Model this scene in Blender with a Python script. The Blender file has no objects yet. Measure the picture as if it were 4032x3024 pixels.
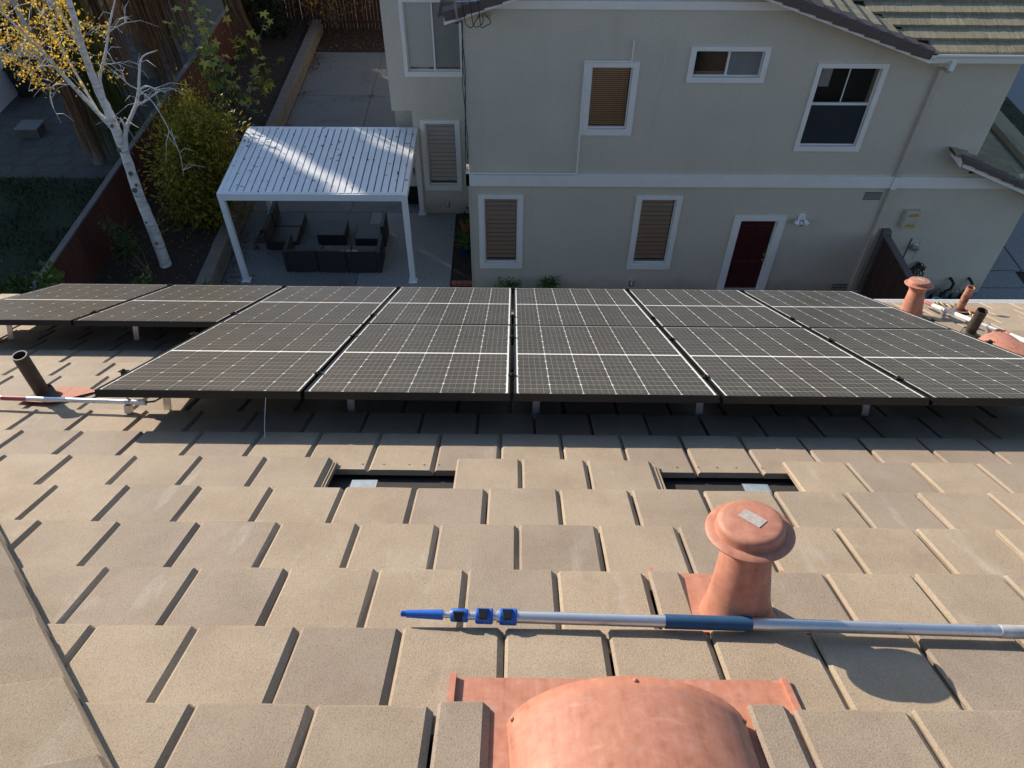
import bpy, math, random
import numpy as np
from mathutils import Matrix, Vector, Euler

random.seed(7)
rng = np.random.default_rng(11)
scene = bpy.context.scene
COL = scene.collection

# ---------------------------------------------------------------- camera
CAM = Vector((0, 0, 12.4))
C_R = Vector((0.9999767, -0.00110747, 0.0067363))
C_U = Vector((-0.0038442, 0.72408652, 0.68969843))
C_F = Vector((0.00564149, 0.68970826, -0.72406539))
cam = bpy.data.cameras.new('camera')
cam.sensor_fit = 'HORIZONTAL'
cam.sensor_width = 36
cam.lens = 36 * 3040 / 4032
cam.clip_start = 0.05
cam.clip_end = 2000
cam_o = bpy.data.objects.new('camera', cam)
COL.objects.link(cam_o)
cam_o.matrix_world = Matrix(((C_R.x, C_U.x, -C_F.x, CAM.x), (C_R.y, C_U.y, -C_F.y, CAM.y), (C_R.z, C_U.z, -C_F.z, CAM.z), (0, 0, 0, 1)))
scene.camera = cam_o

# ---------------------------------------------------------------- light
SUN = Vector((-0.696, 0.627, 0.350)).normalized()
SUN_EL = math.asin(SUN.z)
world = bpy.data.worlds.new('World')
scene.world = world
world.use_nodes = True
wn = world.node_tree.nodes
sky = wn.new('ShaderNodeTexSky')
sky.sky_type = 'NISHITA'
sky.sun_disc = False
sky.sun_elevation = SUN_EL
sky.sun_rotation = math.atan2(SUN.x, SUN.y)
sky.altitude = 100
sky.air_density = 1.0
sky.dust_density = 0.5
sky.ozone_density = 2.0
bg = wn['Background']
bg.inputs['Strength'].default_value = 0.12
world.node_tree.links.new(sky.outputs[0], bg.inputs['Color'])
sun = bpy.data.lights.new('sun', 'SUN')
sun.energy = 4.7
sun.angle = math.radians(0.5)
sun.color = (1.0, 0.895, 0.75)
sun_o = bpy.data.objects.new('sun', sun)
COL.objects.link(sun_o)
sun_o.rotation_euler = SUN.to_track_quat('Z', 'Y').to_euler()
sun_o.location = (-30, 27, 30)
vs = scene.view_settings
vs.view_transform = 'Standard'
vs.look = 'None'
vs.gamma = 1
vs.use_curve_mapping = False
vs.exposure = 0.60
scene.cycles.use_denoising = True
scene.cycles.max_bounces = 8
scene.cycles.diffuse_bounces = 4
scene.cycles.glossy_bounces = 3
scene.cycles.transparent_max_bounces = 16
scene.cycles.sample_clamp_indirect = 6

# ---------------------------------------------------------------- helpers
MW = {}


class MB:
    def __init__(s):
        s.v = []
        s.f = []

    def add(s, vs_, fs, M=None):
        b = len(s.v)
        for p in vs_:
            p = Vector(p)
            s.v.append(tuple(M @ p) if M is not None else tuple(p))
        s.f += [tuple(b + i for i in f) for f in fs]
        return s

    def box(s, a, b, M=None):
        x0, y0, z0 = a
        x1, y1, z1 = b
        return s.add([(x0, y0, z0), (x1, y0, z0), (x1, y1, z0), (x0, y1, z0), (x0, y0, z1), (x1, y0, z1), (x1, y1, z1), (x0, y1, z1)],
                     [(0, 3, 2, 1), (4, 5, 6, 7), (0, 1, 5, 4), (1, 2, 6, 5), (2, 3, 7, 6), (3, 0, 4, 7)], M)

    def bbox(s, a, b, r, M=None):
        """box with chamfered vertical and top edges"""
        x0, y0, z0 = a
        x1, y1, z1 = b
        def ring(i, z):
            return [(x0 + i + r, y0 + i, z), (x1 - i - r, y0 + i, z), (x1 - i, y0 + i + r, z), (x1 - i, y1 - i - r, z),
                    (x1 - i - r, y1 - i, z), (x0 + i + r, y1 - i, z), (x0 + i, y1 - i - r, z), (x0 + i, y0 + i + r, z)]
        v = ring(0, z0) + ring(0, z1 - r) + ring(r, z1)
        f = [tuple(range(7, -1, -1)), tuple(range(16, 24))]
        for k in (0, 8):
            f += [(k + i, k + (i + 1) % 8, k + 8 + (i + 1) % 8, k + 8 + i) for i in range(8)]
        return s.add(v, f, M)

    def prism(s, poly, d, M=None):
        """poly: list of 3-D points in a plane (counter-clockwise seen from the side away from d), extruded along d"""
        n = len(poly)
        d = Vector(d)
        v = [Vector(p) for p in poly] + [Vector(p) + d for p in poly]
        f = [tuple(range(n)), tuple(range(2 * n - 1, n - 1, -1))]
        f += [(i, n + i, n + (i + 1) % n, (i + 1) % n) for i in range(n)]
        return s.add(v, f, M)

    def tube(s, path, rad, seg=8, cap=True, M=None):
        path = [Vector(p) for p in path]
        n = len(path)
        if not hasattr(rad, '__len__'):
            rad = [rad] * n
        v = []
        ref = None
        for i, p in enumerate(path):
            t = (path[min(i + 1, n - 1)] - path[max(i - 1, 0)]).normalized()
            if ref is None:
                ref = t.orthogonal().normalized()
            ref = (ref - t * ref.dot(t))
            ref = ref.normalized() if ref.length > 1e-6 else t.orthogonal().normalized()
            bi = t.cross(ref)
            for k in range(seg):
                a = 2 * math.pi * k / seg
                v.append(p + (ref * math.cos(a) + bi * math.sin(a)) * rad[i])
        f = []
        for i in range(n - 1):
            for k in range(seg):
                f.append((i * seg + k, i * seg + (k + 1) % seg, (i + 1) * seg + (k + 1) % seg, (i + 1) * seg + k))
        if cap:
            f.append(tuple(range(seg - 1, -1, -1)))
            f.append(tuple(range((n - 1) * seg, n * seg)))
        return s.add(v, f, M)

    def lathe(s, prof, seg=32, M=None, cap0=True, cap1=True):
        v = []
        for r, z in prof:
            for k in range(seg):
                a = 2 * math.pi * k / seg
                v.append((r * math.cos(a), r * math.sin(a), z))
        f = []
        n = len(prof)
        for i in range(n - 1):
            for k in range(seg):
                f.append((i * seg + k, i * seg + (k + 1) % seg, (i + 1) * seg + (k + 1) % seg, (i + 1) * seg + k))
        if cap0:
            f.append(tuple(range(seg - 1, -1, -1)))
        if cap1:
            f.append(tuple(range((n - 1) * seg, n * seg)))
        return s.add(v, f, M)

    def mesh(s, name, mat, smooth=False):
        me = bpy.data.meshes.new(name)
        me.from_pydata(s.v, [], s.f)
        me.materials.append(mat)
        if smooth:
            me.polygons.foreach_set('use_smooth', [True] * len(me.polygons))
            try:
                me.set_sharp_from_angle(angle=math.radians(smooth if smooth is not True else 40))
            except Exception:
                pass
        me.update()
        return me

    def build(s, name, mat, parent=None, local=False, smooth=False):
        if parent is not None and not local:
            inv = MW[parent.name].inverted()
            s.v = [tuple(inv @ Vector(p)) for p in s.v]
        return put(name, s.mesh(name, mat, smooth), parent)


def put(name, me, parent=None, M=None):
    o = bpy.data.objects.new(name, me)
    COL.objects.link(o)
    pm = Matrix()
    if parent is not None:
        o.parent = parent
        pm = MW[parent.name]
    if M is not None:
        o.matrix_local = M
        pm = pm @ M
    MW[o.name] = pm
    return o


def thing(name, loc, label, cat, group=None, M=None):
    o = bpy.data.objects.new(name, None)
    o.empty_display_size = 0.2
    COL.objects.link(o)
    m = M if M is not None else Matrix.Translation(Vector(loc))
    o.matrix_world = m
    MW[o.name] = m.copy()
    return tag(o, label, cat, group)


def tag(o, label, cat, group=None):
    o['label'] = label
    o['category'] = cat
    if group:
        o['group'] = group
    return o


def struct(o):
    o['kind'] = 'structure'
    return o


def stuff(o):
    o['kind'] = 'stuff'
    return o


def quad_cloud(name, mat, parent, P, D, N, L, W, fold=0.0, local=False):
    """kite-shaped leaves: base points P, directions D, normals N, lengths L, widths W"""
    D = D / np.linalg.norm(D, axis=1, keepdims=True)
    S = np.cross(D, N)
    S /= np.maximum(np.linalg.norm(S, axis=1, keepdims=True), 1e-6)
    U = np.cross(S, D)
    L = np.broadcast_to(np.asarray(L, float), (len(P),))[:, None]
    W = np.broadcast_to(np.asarray(W, float), (len(P),))[:, None]
    a = P
    b = P + D * L * .45 + S * W * .5 + U * L * fold
    c = P + D * L
    d = P + D * L * .45 - S * W * .5 + U * L * fold
    V = np.stack([a, b, c, d], 1).reshape(-1, 3)
    if parent is not None and not local:
        inv = np.array(MW[parent.name].inverted())
        V = V @ inv[:3, :3].T + inv[:3, 3]
    n = len(P)
    me = bpy.data.meshes.new(name)
    me.vertices.add(4 * n)
    me.vertices.foreach_set('co', V.ravel())
    me.loops.add(4 * n)
    me.loops.foreach_set('vertex_index', np.arange(4 * n, dtype=np.int32))
    me.polygons.add(n)
    me.polygons.foreach_set('loop_start', np.arange(0, 4 * n, 4, dtype=np.int32))
    me.polygons.foreach_set('loop_total', np.full(n, 4, dtype=np.int32))
    me.materials.append(mat)
    me.update(calc_edges=True)
    return put(name, me, parent)


def unit(n):
    v = rng.normal(size=(n, 3))
    return v / np.linalg.norm(v, axis=1, keepdims=True)


# ---------------------------------------------------------------- materials
def new_mat(name):
    m = bpy.data.materials.new(name)
    m.use_nodes = True
    nt = m.node_tree
    b = nt.nodes['Principled BSDF']
    return m, nt, b


def node(nt, typ, **kw):
    n = nt.nodes.new(typ)
    for k, v in kw.items():
        setattr(n, k, v)
    return n


def noise(nt, vec, scale, detail=4, rough=.6):
    n = node(nt, 'ShaderNodeTexNoise')
    n.inputs['Scale'].default_value = scale
    n.inputs['Detail'].default_value = detail
    n.inputs['Roughness'].default_value = rough
    if vec is not None:
        nt.links.new(vec, n.inputs['Vector'])
    return n.outputs['Fac']


def ramp(nt, fac, stops):
    r = node(nt, 'ShaderNodeValToRGB')
    el = r.color_ramp.elements
    while len(el) < len(stops):
        el.new(0.5)
    for e, (p, c) in zip(el, stops):
        e.position = p
        e.color = tuple(c) + (1,)
    nt.links.new(fac, r.inputs[0])
    return r.outputs[0]


def mix(nt, fac, a, b, mode='MIX'):
    m = node(nt, 'ShaderNodeMix', data_type='RGBA', blend_type=mode)
    for sock, val in ((m.inputs[0], fac), (m.inputs[6], a), (m.inputs[7], b)):
        if hasattr(val, 'is_linked'):
            nt.links.new(val, sock)
        elif isinstance(val, (int, float)):
            sock.default_value = val
        else:
            sock.default_value = tuple(val) + (1,)
    return m.outputs[2]


def bump(nt, b, height, strength, dist):
    n = node(nt, 'ShaderNodeBump')
    n.inputs['Strength'].default_value = strength
    n.inputs['Distance'].default_value = dist
    nt.links.new(height, n.inputs['Height'])
    nt.links.new(n.outputs[0], b.inputs['Normal'])
    return n


def position(nt):
    return node(nt, 'ShaderNodeNewGeometry').outputs['Position']


def scaled(nt, vec, s):
    m = node(nt, 'ShaderNodeMapping')
    m.inputs['Scale'].default_value = s
    nt.links.new(vec, m.inputs['Vector'])
    return m.outputs[0]


def K(c, k):
    return tuple(min(1, x * k) for x in c)


def mat(name, c, rough=.7, var=.15, scale=6, fine=0, finek=.45, bmp=0, bscale=80, bdist=.004, metal=0, spec=.5, coat=0, stretch=None, dirt=None, dirt_scale=2, dirt_lo=.55):
    m, nt, b = new_mat(name)
    pos = position(nt)
    if stretch:
        pos = scaled(nt, pos, stretch)
    f = noise(nt, pos, scale, 5)
    col = ramp(nt, f, [(.25, K(c, 1 - var)), (.75, K(c, 1 + var))])
    if fine:
        f2 = noise(nt, pos, fine, 3)
        col = mix(nt, finek, col, ramp(nt, f2, [(.3, K(c, .6)), (.7, K(c, 1.4))]))
    if dirt:
        f3 = noise(nt, pos, dirt_scale, 6, .65)
        fac = ramp(nt, f3, [(dirt_lo, (0, 0, 0)), (dirt_lo + .15, (1, 1, 1))])
        col = mix(nt, fac, col, dirt)
    nt.links.new(col, b.inputs['Base Color'])
    b.inputs['Roughness'].default_value = rough
    b.inputs['Metallic'].default_value = metal
    b.inputs['Specular IOR Level'].default_value = spec
    if coat:
        b.inputs['Coat Weight'].default_value = coat
    if bmp:
        bump(nt, b, noise(nt, pos, bscale, 4), bmp, bdist)
    return m


def leaf_mat(name, stops, trans=.35, rough=.5):
    m, nt, b = new_mat(name)
    g = node(nt, 'ShaderNodeNewGeometry')
    col = ramp(nt, g.outputs['Random Per Island'], stops)
    nt.links.new(col, b.inputs['Base Color'])
    b.inputs['Roughness'].default_value = rough
    b.inputs['Specular IOR Level'].default_value = .3
    tr = node(nt, 'ShaderNodeBsdfTranslucent')
    nt.links.new(mix(nt, 1.0, col, (1.0, .95, .55), 'MULTIPLY'), tr.inputs['Color'])
    ms = node(nt, 'ShaderNodeMixShader')
    ms.inputs[0].default_value = trans
    nt.links.new(b.outputs[0], ms.inputs[1])
    nt.links.new(tr.outputs[0], ms.inputs[2])
    nt.links.new(ms.outputs[0], nt.nodes['Material Output'].inputs['Surface'])
    return m


def glass_mat(name, tint=(.98, .985, .985), refl=1.0):
    m, nt, b = new_mat(name)
    nt.nodes.remove(b)
    t = node(nt, 'ShaderNodeBsdfTransparent')
    t.inputs['Color'].default_value = tint + (1,)
    g = node(nt, 'ShaderNodeBsdfGlossy')
    g.inputs['Roughness'].default_value = .02
    fr = node(nt, 'ShaderNodeFresnel')
    fr.inputs['IOR'].default_value = 1.5
    ms = node(nt, 'ShaderNodeMixShader')
    nt.links.new(fr.outputs[0], ms.inputs[0])
    nt.links.new(t.outputs[0], ms.inputs[1])
    nt.links.new(g.outputs[0], ms.inputs[2])
    nt.links.new(ms.outputs[0], nt.nodes['Material Output'].inputs['Surface'])
    return m


def tile_mat(name, island):
    m, nt, b = new_mat(name)
    pos = position(nt)
    if island:
        rnd = node(nt, 'ShaderNodeNewGeometry').outputs['Random Per Island']
    else:
        rnd = node(nt, 'ShaderNodeObjectInfo').outputs['Random']
    base = ramp(nt, rnd, [(0, (.435, .340, .240)), (.36, (.415, .326, .232)), (.46, (.360, .284, .212)), (.64, (.345, .274, .208)), (.74, (.400, .314, .225)), (1, (.325, .254, .194))])
    sp = noise(nt, pos, 190, 4, .8)
    col = mix(nt, .6, base, mix(nt, 1, base, ramp(nt, sp, [(.36, (.42, .40, .38)), (.50, (.95, .95, .95)), (.68, (1.0, 1.0, 1.0))]), 'MULTIPLY'))
    cl = noise(nt, pos, 3.2, 6, .65)
    col = mix(nt, .8, col, mix(nt, 1, col, ramp(nt, cl, [(.3, (.78, .75, .74)), (.6, (1, 1, 1))]), 'MULTIPLY'))
    ef = noise(nt, scaled(nt, pos, (9, 2.4, 2.4)), 1.0, 6, .6)
    fac = ramp(nt, ef, [(.60, (0, 0, 0)), (.76, (.42, .42, .42))])
    col = mix(nt, fac, col, (.52, .47, .42))
    dk_ = noise(nt, scaled(nt, pos, (5, 3, 3)), 1.0, 7, .7)
    col = mix(nt, ramp(nt, dk_, [(.58, (0, 0, 0)), (.72, (.5, .5, .5))]), col, (.235, .175, .135))
    nt.links.new(col, b.inputs['Base Color'])
    b.inputs['Roughness'].default_value = .72
    b.inputs['Specular IOR Level'].default_value = .45
    bump(nt, b, noise(nt, pos, 200, 5, .8), .8, .005)
    return m


def terracotta():
    m, nt, b = new_mat('terracotta_painted_metal')
    tc = node(nt, 'ShaderNodeTexCoord').outputs['Object']
    st = mix(nt, .5, noise(nt, scaled(nt, tc, (30, 30, 4)), 1.0, 6, .6), noise(nt, scaled(nt, tc, (34, 4, 34)), 1.0, 6, .6))
    col = ramp(nt, st, [(.38, (.345, .138, .088)), (.46, (.415, .175, .114)), (.54, (.445, .193, .128)), (.62, (.49, .230, .158))])
    w = noise(nt, tc, 9, 7, .7)
    fac = ramp(nt, noise(nt, scaled(nt, tc, (14, 30, 14)), 1.0, 7, .75), [(.60, (0, 0, 0)), (.68, (.55, .55, .55))])
    col = mix(nt, fac, col, (.30, .26, .25))
    w2 = noise(nt, scaled(nt, tc, (8, 20, 8)), 1.0, 5, .6)
    fac2 = ramp(nt, w2, [(.60, (0, 0, 0)), (.75, (.5, .5, .5))])
    col = mix(nt, fac2, col, (.58, .32, .235))
    nt.links.new(col, b.inputs['Base Color'])
    b.inputs['Roughness'].default_value = .55
    b.inputs['Specular IOR Level'].default_value = .35
    bump(nt, b, st, .25, .003)
    return m


def cell_mat():
    m, nt, b = new_mat('silicon_cell')
    tc = node(nt, 'ShaderNodeTexCoord').outputs['Object']
    sx = node(nt, 'ShaderNodeSeparateXYZ')
    nt.links.new(tc, sx.inputs[0])
    def mth(op, a, v):
        q = node(nt, 'ShaderNodeMath', operation=op)
        nt.links.new(a, q.inputs[0])
        q.inputs[1].default_value = v
        return q.outputs[0]
    # five busbars over the cell width of 0.1635 m
    ph = mth('FRACT', mth('MULTIPLY', sx.outputs[0], 5 / .1635), 0)
    line = mth('LESS_THAN', mth('ABSOLUTE', mth('SUBTRACT', ph, .5), 0), .022)
    rnd = node(nt, 'ShaderNodeObjectInfo').outputs['Random']
    base = ramp(nt, rnd, [(0, (.046, .036, .028)), (1, (.066, .051, .039))])
    col = mix(nt, line, base, (.34, .33, .31))
    nt.links.new(col, b.inputs['Base Color'])
    b.inputs['Roughness'].default_value = .38
    b.inputs['Specular IOR Level'].default_value = .5
    b.inputs['Coat Weight'].default_value = 1.0
    b.inputs['Coat Roughness'].default_value = .25
    return m


def wicker():
    m, nt, b = new_mat('black_wicker')
    pos = position(nt)
    w = node(nt, 'ShaderNodeTexWave', wave_type='BANDS', bands_direction='Z')
    w.inputs['Scale'].default_value = 28
    w.inputs['Distortion'].default_value = 3
    w.inputs['Detail'].default_value = 2
    nt.links.new(pos, w.inputs['Vector'])
    n2 = noise(nt, scaled(nt, pos, (60, 60, 180)), 1, 3)
    col = mix(nt, n2, (.006, .006, .007), (.034, .031, .032))
    col = mix(nt, mix(nt, 1, w.outputs['Fac'], (.6, .6, .6), 'MULTIPLY'), col, (.015, .014, .015))
    nt.links.new(col, b.inputs['Base Color'])
    b.inputs['Roughness'].default_value = .5
    bump(nt, b, w.outputs['Fac'], .6, .008)
    return m


def birch_mat():
    m, nt, b = new_mat('birch_bark')
    pos = position(nt)
    f = noise(nt, scaled(nt, pos, (4, 4, 13)), 1.0, 7, .72)
    col = ramp(nt, f, [(.33, (.10, .08, .065)), (.41, (.52, .48, .45)), (.52, (.68, .65, .62)), (.75, (.76, .74, .72))])
    nt.links.new(col, b.inputs['Base Color'])
    b.inputs['Roughness'].default_value = .75
    bump(nt, b, f, .4, .02)
    return m


def shake_mat():
    m, nt, b = new_mat('weathered_shake_tile')
    g = node(nt, 'ShaderNodeNewGeometry')
    rnd = node(nt, 'ShaderNodeObjectInfo').outputs['Random']
    gr = noise(nt, scaled(nt, g.outputs['Position'], (70, 3, 3)), 1.0, 3, .6)
    base = ramp(nt, rnd, [(0, (.30, .255, .165)), (1, (.40, .34, .225))])
    col = mix(nt, .7, base, mix(nt, 1, base, ramp(nt, gr, [(.35, (.45, .45, .45)), (.65, (1, 1, 1))]), 'MULTIPLY'))
    nt.links.new(col, b.inputs['Base Color'])
    b.inputs['Roughness'].default_value = .9
    bump(nt, b, gr, .8, .01)
    return m


def stucco_mat():
    m, nt, b = new_mat('greige_stucco')
    pos = position(nt)
    c = (.605, .562, .475)
    col = ramp(nt, noise(nt, pos, .9, 6, .6), [(.3, K(c, .92)), (.7, K(c, 1.05))])
    col = mix(nt, .25, col, ramp(nt, noise(nt, pos, 24, 4, .7), [(.3, K(c, .62)), (.7, K(c, 1.35))]))
    stv = noise(nt, scaled(nt, pos, (2.2, 2.2, .22)), 1.0, 6, .65)
    col = mix(nt, ramp(nt, stv, [(.55, (0, 0, 0)), (.75, (.45, .45, .45))]), col, (.475, .437, .36))
    sx = node(nt, 'ShaderNodeSeparateXYZ')
    nt.links.new(pos, sx.inputs[0])
    ad = node(nt, 'ShaderNodeMath', operation='MULTIPLY_ADD')
    nt.links.new(noise(nt, pos, 1.6, 5), ad.inputs[0])
    ad.inputs[1].default_value = .9
    nt.links.new(sx.outputs[2], ad.inputs[2])
    grime = ramp(nt, ad.outputs[0], [(.55, (.6, .6, .6)), (.95, (0, 0, 0))])
    col = mix(nt, grime, col, (.36, .31, .235))
    nt.links.new(col, b.inputs['Base Color'])
    b.inputs['Roughness'].default_value = .93
    bump(nt, b, noise(nt, pos, 48, 5, .7), .55, .014)
    return m


M_ = {}
M_['tile'] = tile_mat('sanded_concrete_tile', False)
M_['tile_far'] = tile_mat('sanded_concrete_tile_field', True)
M_['terra'] = terracotta()
M_['cell'] = cell_mat()
M_['wicker'] = wicker()
M_['birch'] = birch_mat()
M_['shake'] = shake_mat()
M_['backsheet'] = mat('white_backsheet', (.80, .79, .76), .3, .04)
M_['frame'] = mat('black_anodised_aluminium', (.025, .025, .027), .32, .1, metal=.6)
M_['alu'] = mat('brushed_aluminium', (.62, .62, .63), .32, .08, 20, metal=1)
M_['pole'] = mat('satin_aluminium_pole', (.72, .72, .73), .38, .05, 30, metal=.85, dirt=(.45, .44, .42), dirt_scale=14, dirt_lo=.62)
M_['galv'] = mat('galvanised_steel', (.55, .56, .57), .4, .15, 18, metal=.9)
M_['blue'] = mat('blue_plastic', (.02, .12, .50), .4, .1, 30, dirt=(.02, .05, .12), dirt_scale=40, dirt_lo=.6)
M_['bluegrip'] = mat('blue_foam_grip', (.015, .07, .16), .7, .15, 20, bmp=.3, bscale=300, bdist=.002)
M_['black'] = mat('black_plastic', (.012, .012, .013), .45, .2)
M_['abs'] = mat('sooty_black_pipe', (.045, .036, .030), .6, .4, 12, dirt=(.20, .09, .05), dirt_scale=9, dirt_lo=.58)
M_['rust'] = mat('faded_terracotta_pipe', (.42, .19, .12), .65, .25, 10, dirt=(.07, .05, .045), dirt_scale=8, dirt_lo=.52)
M_['felt'] = mat('roofing_underlayment', (.028, .024, .021), .95, .35, 10, fine=90, bmp=.4, bscale=150)
M_['deck'] = mat('roof_deck', (.03, .026, .022), .95, .2)
M_['stucco'] = stucco_mat()
M_['own_stucco'] = mat('brown_stucco', (.11, .095, .08), .93, .05, 1.3, bmp=.4, bscale=70, bdist=.01)
M_['white'] = mat('white_trim_paint', (.82, .81, .79), .55, .05, 3, dirt=(.42, .40, .36), dirt_scale=5, dirt_lo=.70)
M_['vinyl'] = mat('white_vinyl', (.80, .80, .80), .35, .03)
M_['pergola'] = mat('white_powder_coat', (.80, .82, .85), .4, .04, 3)
M_['groove'] = mat('pergola_channel', (.13, .14, .16), .5, .2)
M_['spout'] = mat('taupe_downspout_paint', (.54, .49, .42), .6, .05)
M_['glass'] = glass_mat('window_glass')
M_['dark'] = mat('dark_room', (.018, .017, .016), .9, .2)
M_['darkblue'] = mat('insect_screen', (.020, .025, .034), .8, .1)
M_['shade'] = mat('woven_shade', (.90, .78, .72), .85, .06, 8, fine=60)
M_['wood_blind'] = mat('wooden_blind', (.74, .54, .36), .6, .08, 10, stretch=(1, 1, 6))
M_['cell_shade'] = mat('grey_cellular_shade', (.88, .90, .90), .8, .03)
M_['cell_shade_dk'] = mat('screened_cellular_shade', (.52, .53, .54), .8, .04)
M_['door'] = mat('dark_red_door_paint', (.052, .006, .007), .5, .1, 4)
M_['brass'] = mat('aged_brass', (.55, .42, .2), .3, .1, metal=1)
M_['concrete'] = mat('broomed_concrete', (.175, .178, .178), .9, .10, 1.2, fine=16, dirt=(.12, .12, .118), dirt_scale=.9, dirt_lo=.55, bmp=.2, bscale=120)
M_['concrete_new'] = mat('newer_concrete', (.26, .26, .262), .9, .06, 1.0, fine=16, bmp=.15, bscale=120)
M_['soil'] = mat('mulched_soil', (.040, .028, .021), .95, .5, 5, fine=30, bmp=.8, bscale=26, bdist=.05)
M_['ground'] = mat('bare_ground', (.09, .075, .058), .95, .3, 1.5, fine=12, bmp=.5, bscale=12, bdist=.05)
M_['lawn'] = mat('lawn_turf', (.024, .034, .013), .95, .45, 1.1, fine=20, bmp=.6, bscale=60, bdist=.04)
M_['flag'] = mat('flagstone', (.085, .078, .076), .85, .3, 1.6, fine=9, bmp=.4, bscale=14, bdist=.03)
M_['block'] = mat('tan_split_face_block', (.20, .170, .145), .95, .14, 3, fine=20, bmp=.7, bscale=30, bdist=.02)
M_['fence'] = mat('stained_redwood', (.105, .032, .021), .8, .35, 3, stretch=(5, 5, .6), bmp=.3, bscale=30)
M_['fence_cap'] = mat('grey_weathered_wood', (.15, .13, .125), .85, .25, 4, stretch=(3, .5, 3))
M_['fence_dk'] = mat('dark_brown_fence', (.060, .026, .018), .85, .35, 3, stretch=(5, 5, .6))
M_['straw'] = leaf_mat('dead_palm_straw', [(0, (.06, .030, .016)), (.5, (.24, .125, .060)), (1, (.46, .29, .16))], .15, .8)
M_['palm_green'] = leaf_mat('green_palm_strand', [(0, (.035, .05, .012)), (1, (.085, .095, .025))], .25, .6)
M_['palm_trunk'] = mat('grey_palm_trunk', (.20, .17, .15), .9, .25, 6, stretch=(2, 2, 12), bmp=.5, bscale=8, bdist=.03)
M_['gold'] = leaf_mat('golden_birch_leaf', [(0, (.46, .25, .03)), (.35, (.64, .43, .06)), (.8, (.70, .54, .12)), (1, (.26, .14, .05))], .55)
M_['yellowgreen'] = leaf_mat('yellow_green_leaf', [(0, (.07, .09, .014)), (.4, (.19, .185, .025)), (.75, (.36, .29, .032)), (1, (.46, .30, .03))], .35)
M_['fig'] = leaf_mat('fig_leaf', [(0, (.05, .085, .015)), (.5, (.14, .15, .02)), (1, (.24, .20, .025))], .35)
M_['green'] = leaf_mat('green_leaf', [(0, (.025, .05, .012)), (.7, (.055, .09, .02)), (1, (.10, .12, .03))], .35)
M_['bright_green'] = leaf_mat('bright_green_leaf', [(0, (.06, .12, .02)), (.7, (.11, .17, .03)), (1, (.2, .22, .04))], .4)
M_['dark_green'] = leaf_mat('dark_evergreen_leaf', [(0, (.012, .022, .008)), (1, (.035, .05, .016))], .15)
M_['orange'] = leaf_mat('orange_autumn_leaf', [(0, (.16, .07, .02)), (1, (.30, .17, .045))], .4)
M_['litter'] = leaf_mat('fallen_leaf', [(0, (.09, .045, .02)), (.6, (.17, .09, .035)), (1, (.28, .16, .06))], .1, .8)
M_['bark'] = mat('grey_twig_bark', (.13, .11, .09), .9, .3, 12)
M_['pot'] = mat('terracotta_pot', (.34, .12, .065), .8, .15, 6)
M_['redlabel'] = mat('red_label', (.36, .08, .07), .5, .1)
M_['whitelabel'] = mat('white_label', (.75, .75, .72), .5, .05)
M_['amber'] = mat('amber_label', (.55, .24, .03), .5, .1)
M_['rope_y'] = mat('yellow_rope_fibre', (.50, .42, .20), .9, .15)
M_['rope_k'] = mat('black_rope_fibre', (.03, .03, .03), .9, .15)
M_['screen'] = mat('grey_screen', (.20, .20, .20), .8, .1)
M_['sleeve'] = mat('worn_grey_sleeve', (.50, .49, .47), .5, .3, 25, metal=.3, dirt=(.2, .18, .2), dirt_scale=30, dirt_lo=.6)
M_['sticker'] = mat('faded_sticker', (.40, .35, .31), .6, .25, 60)
M_['grass'] = leaf_mat('grass_blade', [(0, (.014, .022, .008)), (1, (.045, .055, .02))], .2)
M_['cream'] = mat('cream_enclosure', (.52, .47, .37), .6, .08)
M_['whitestain'] = mat('pale_stain', (.16, .17, .17), .7, .3)
M_['bluepot'] = mat('glazed_blue_pot', (.012, .035, .12), .3, .2)
M_['asphalt'] = mat('asphalt', (.055, .055, .055), .9, .2, 2, fine=60)

# ================================================================ ground and setting
def sheet(name, x0, x1, y0, y1, z, m):
    return struct(MB().add([(x0, y0, z), (x1, y0, z), (x1, y1, z), (x0, y1, z)], [(0, 1, 2, 3)]).build(name, m))


sheet('ground', -400, 400, -400, 400, -.02, M_['ground'])

# ================================================================ the tiled roof in the foreground
EX = Vector((0.99996942, -0.00782071, 0))
DN = Vector((0.00674336, 0.86221671, -0.50649469))
NN = Vector((0.00396115, 0.5064792, 0.86224308))
RO = CAM + Vector((0.02233827, 2.65471164, -2.85907019)) - NN * .22    # on the tile tops under the front edge of the panels
MR = Matrix(((EX.x, DN.x, NN.x, RO.x), (EX.y, DN.y, NN.y, RO.y), (EX.z, DN.z, NN.z, RO.z), (0, 0, 0, 1)))
T = Matrix.Translation
VERT = MR.to_3x3().inverted() @ Vector((0, 0, 1))       # straight up, in roof coordinates


def in_roof(u, v, w=0.):
    return MR @ Vector((u, v, w))


def project(p):
    d = p - CAM
    z = d.dot(C_F)
    return (2016 + 3040 * d.dot(C_R) / z) / 4032, (1512 - 3040 * d.dot(C_U) / z) / 3024, z


own = thing('house', (0, 0, 0), 'house in the foreground with tan flat-tile roof carrying the solar panels', 'house')
V_EAVE = 4.19


def hip_u(v):
    return -2.06 - .86 * (v + 1.18)


dk = MB()
dk.prism([(hip_u(-3.6), -3.6, -.105), (12.6, -3.6, -.105), (12.6, V_EAVE - .03, -.105), (hip_u(V_EAVE), V_EAVE - .03, -.105)], (0, 0, .02))
roof = put('roof', dk.mesh('roof', M_['felt']), own, MR)

TW, TL, TE, TT = .3025, .42, .3455, .028
AL = math.radians(4.9)


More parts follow.
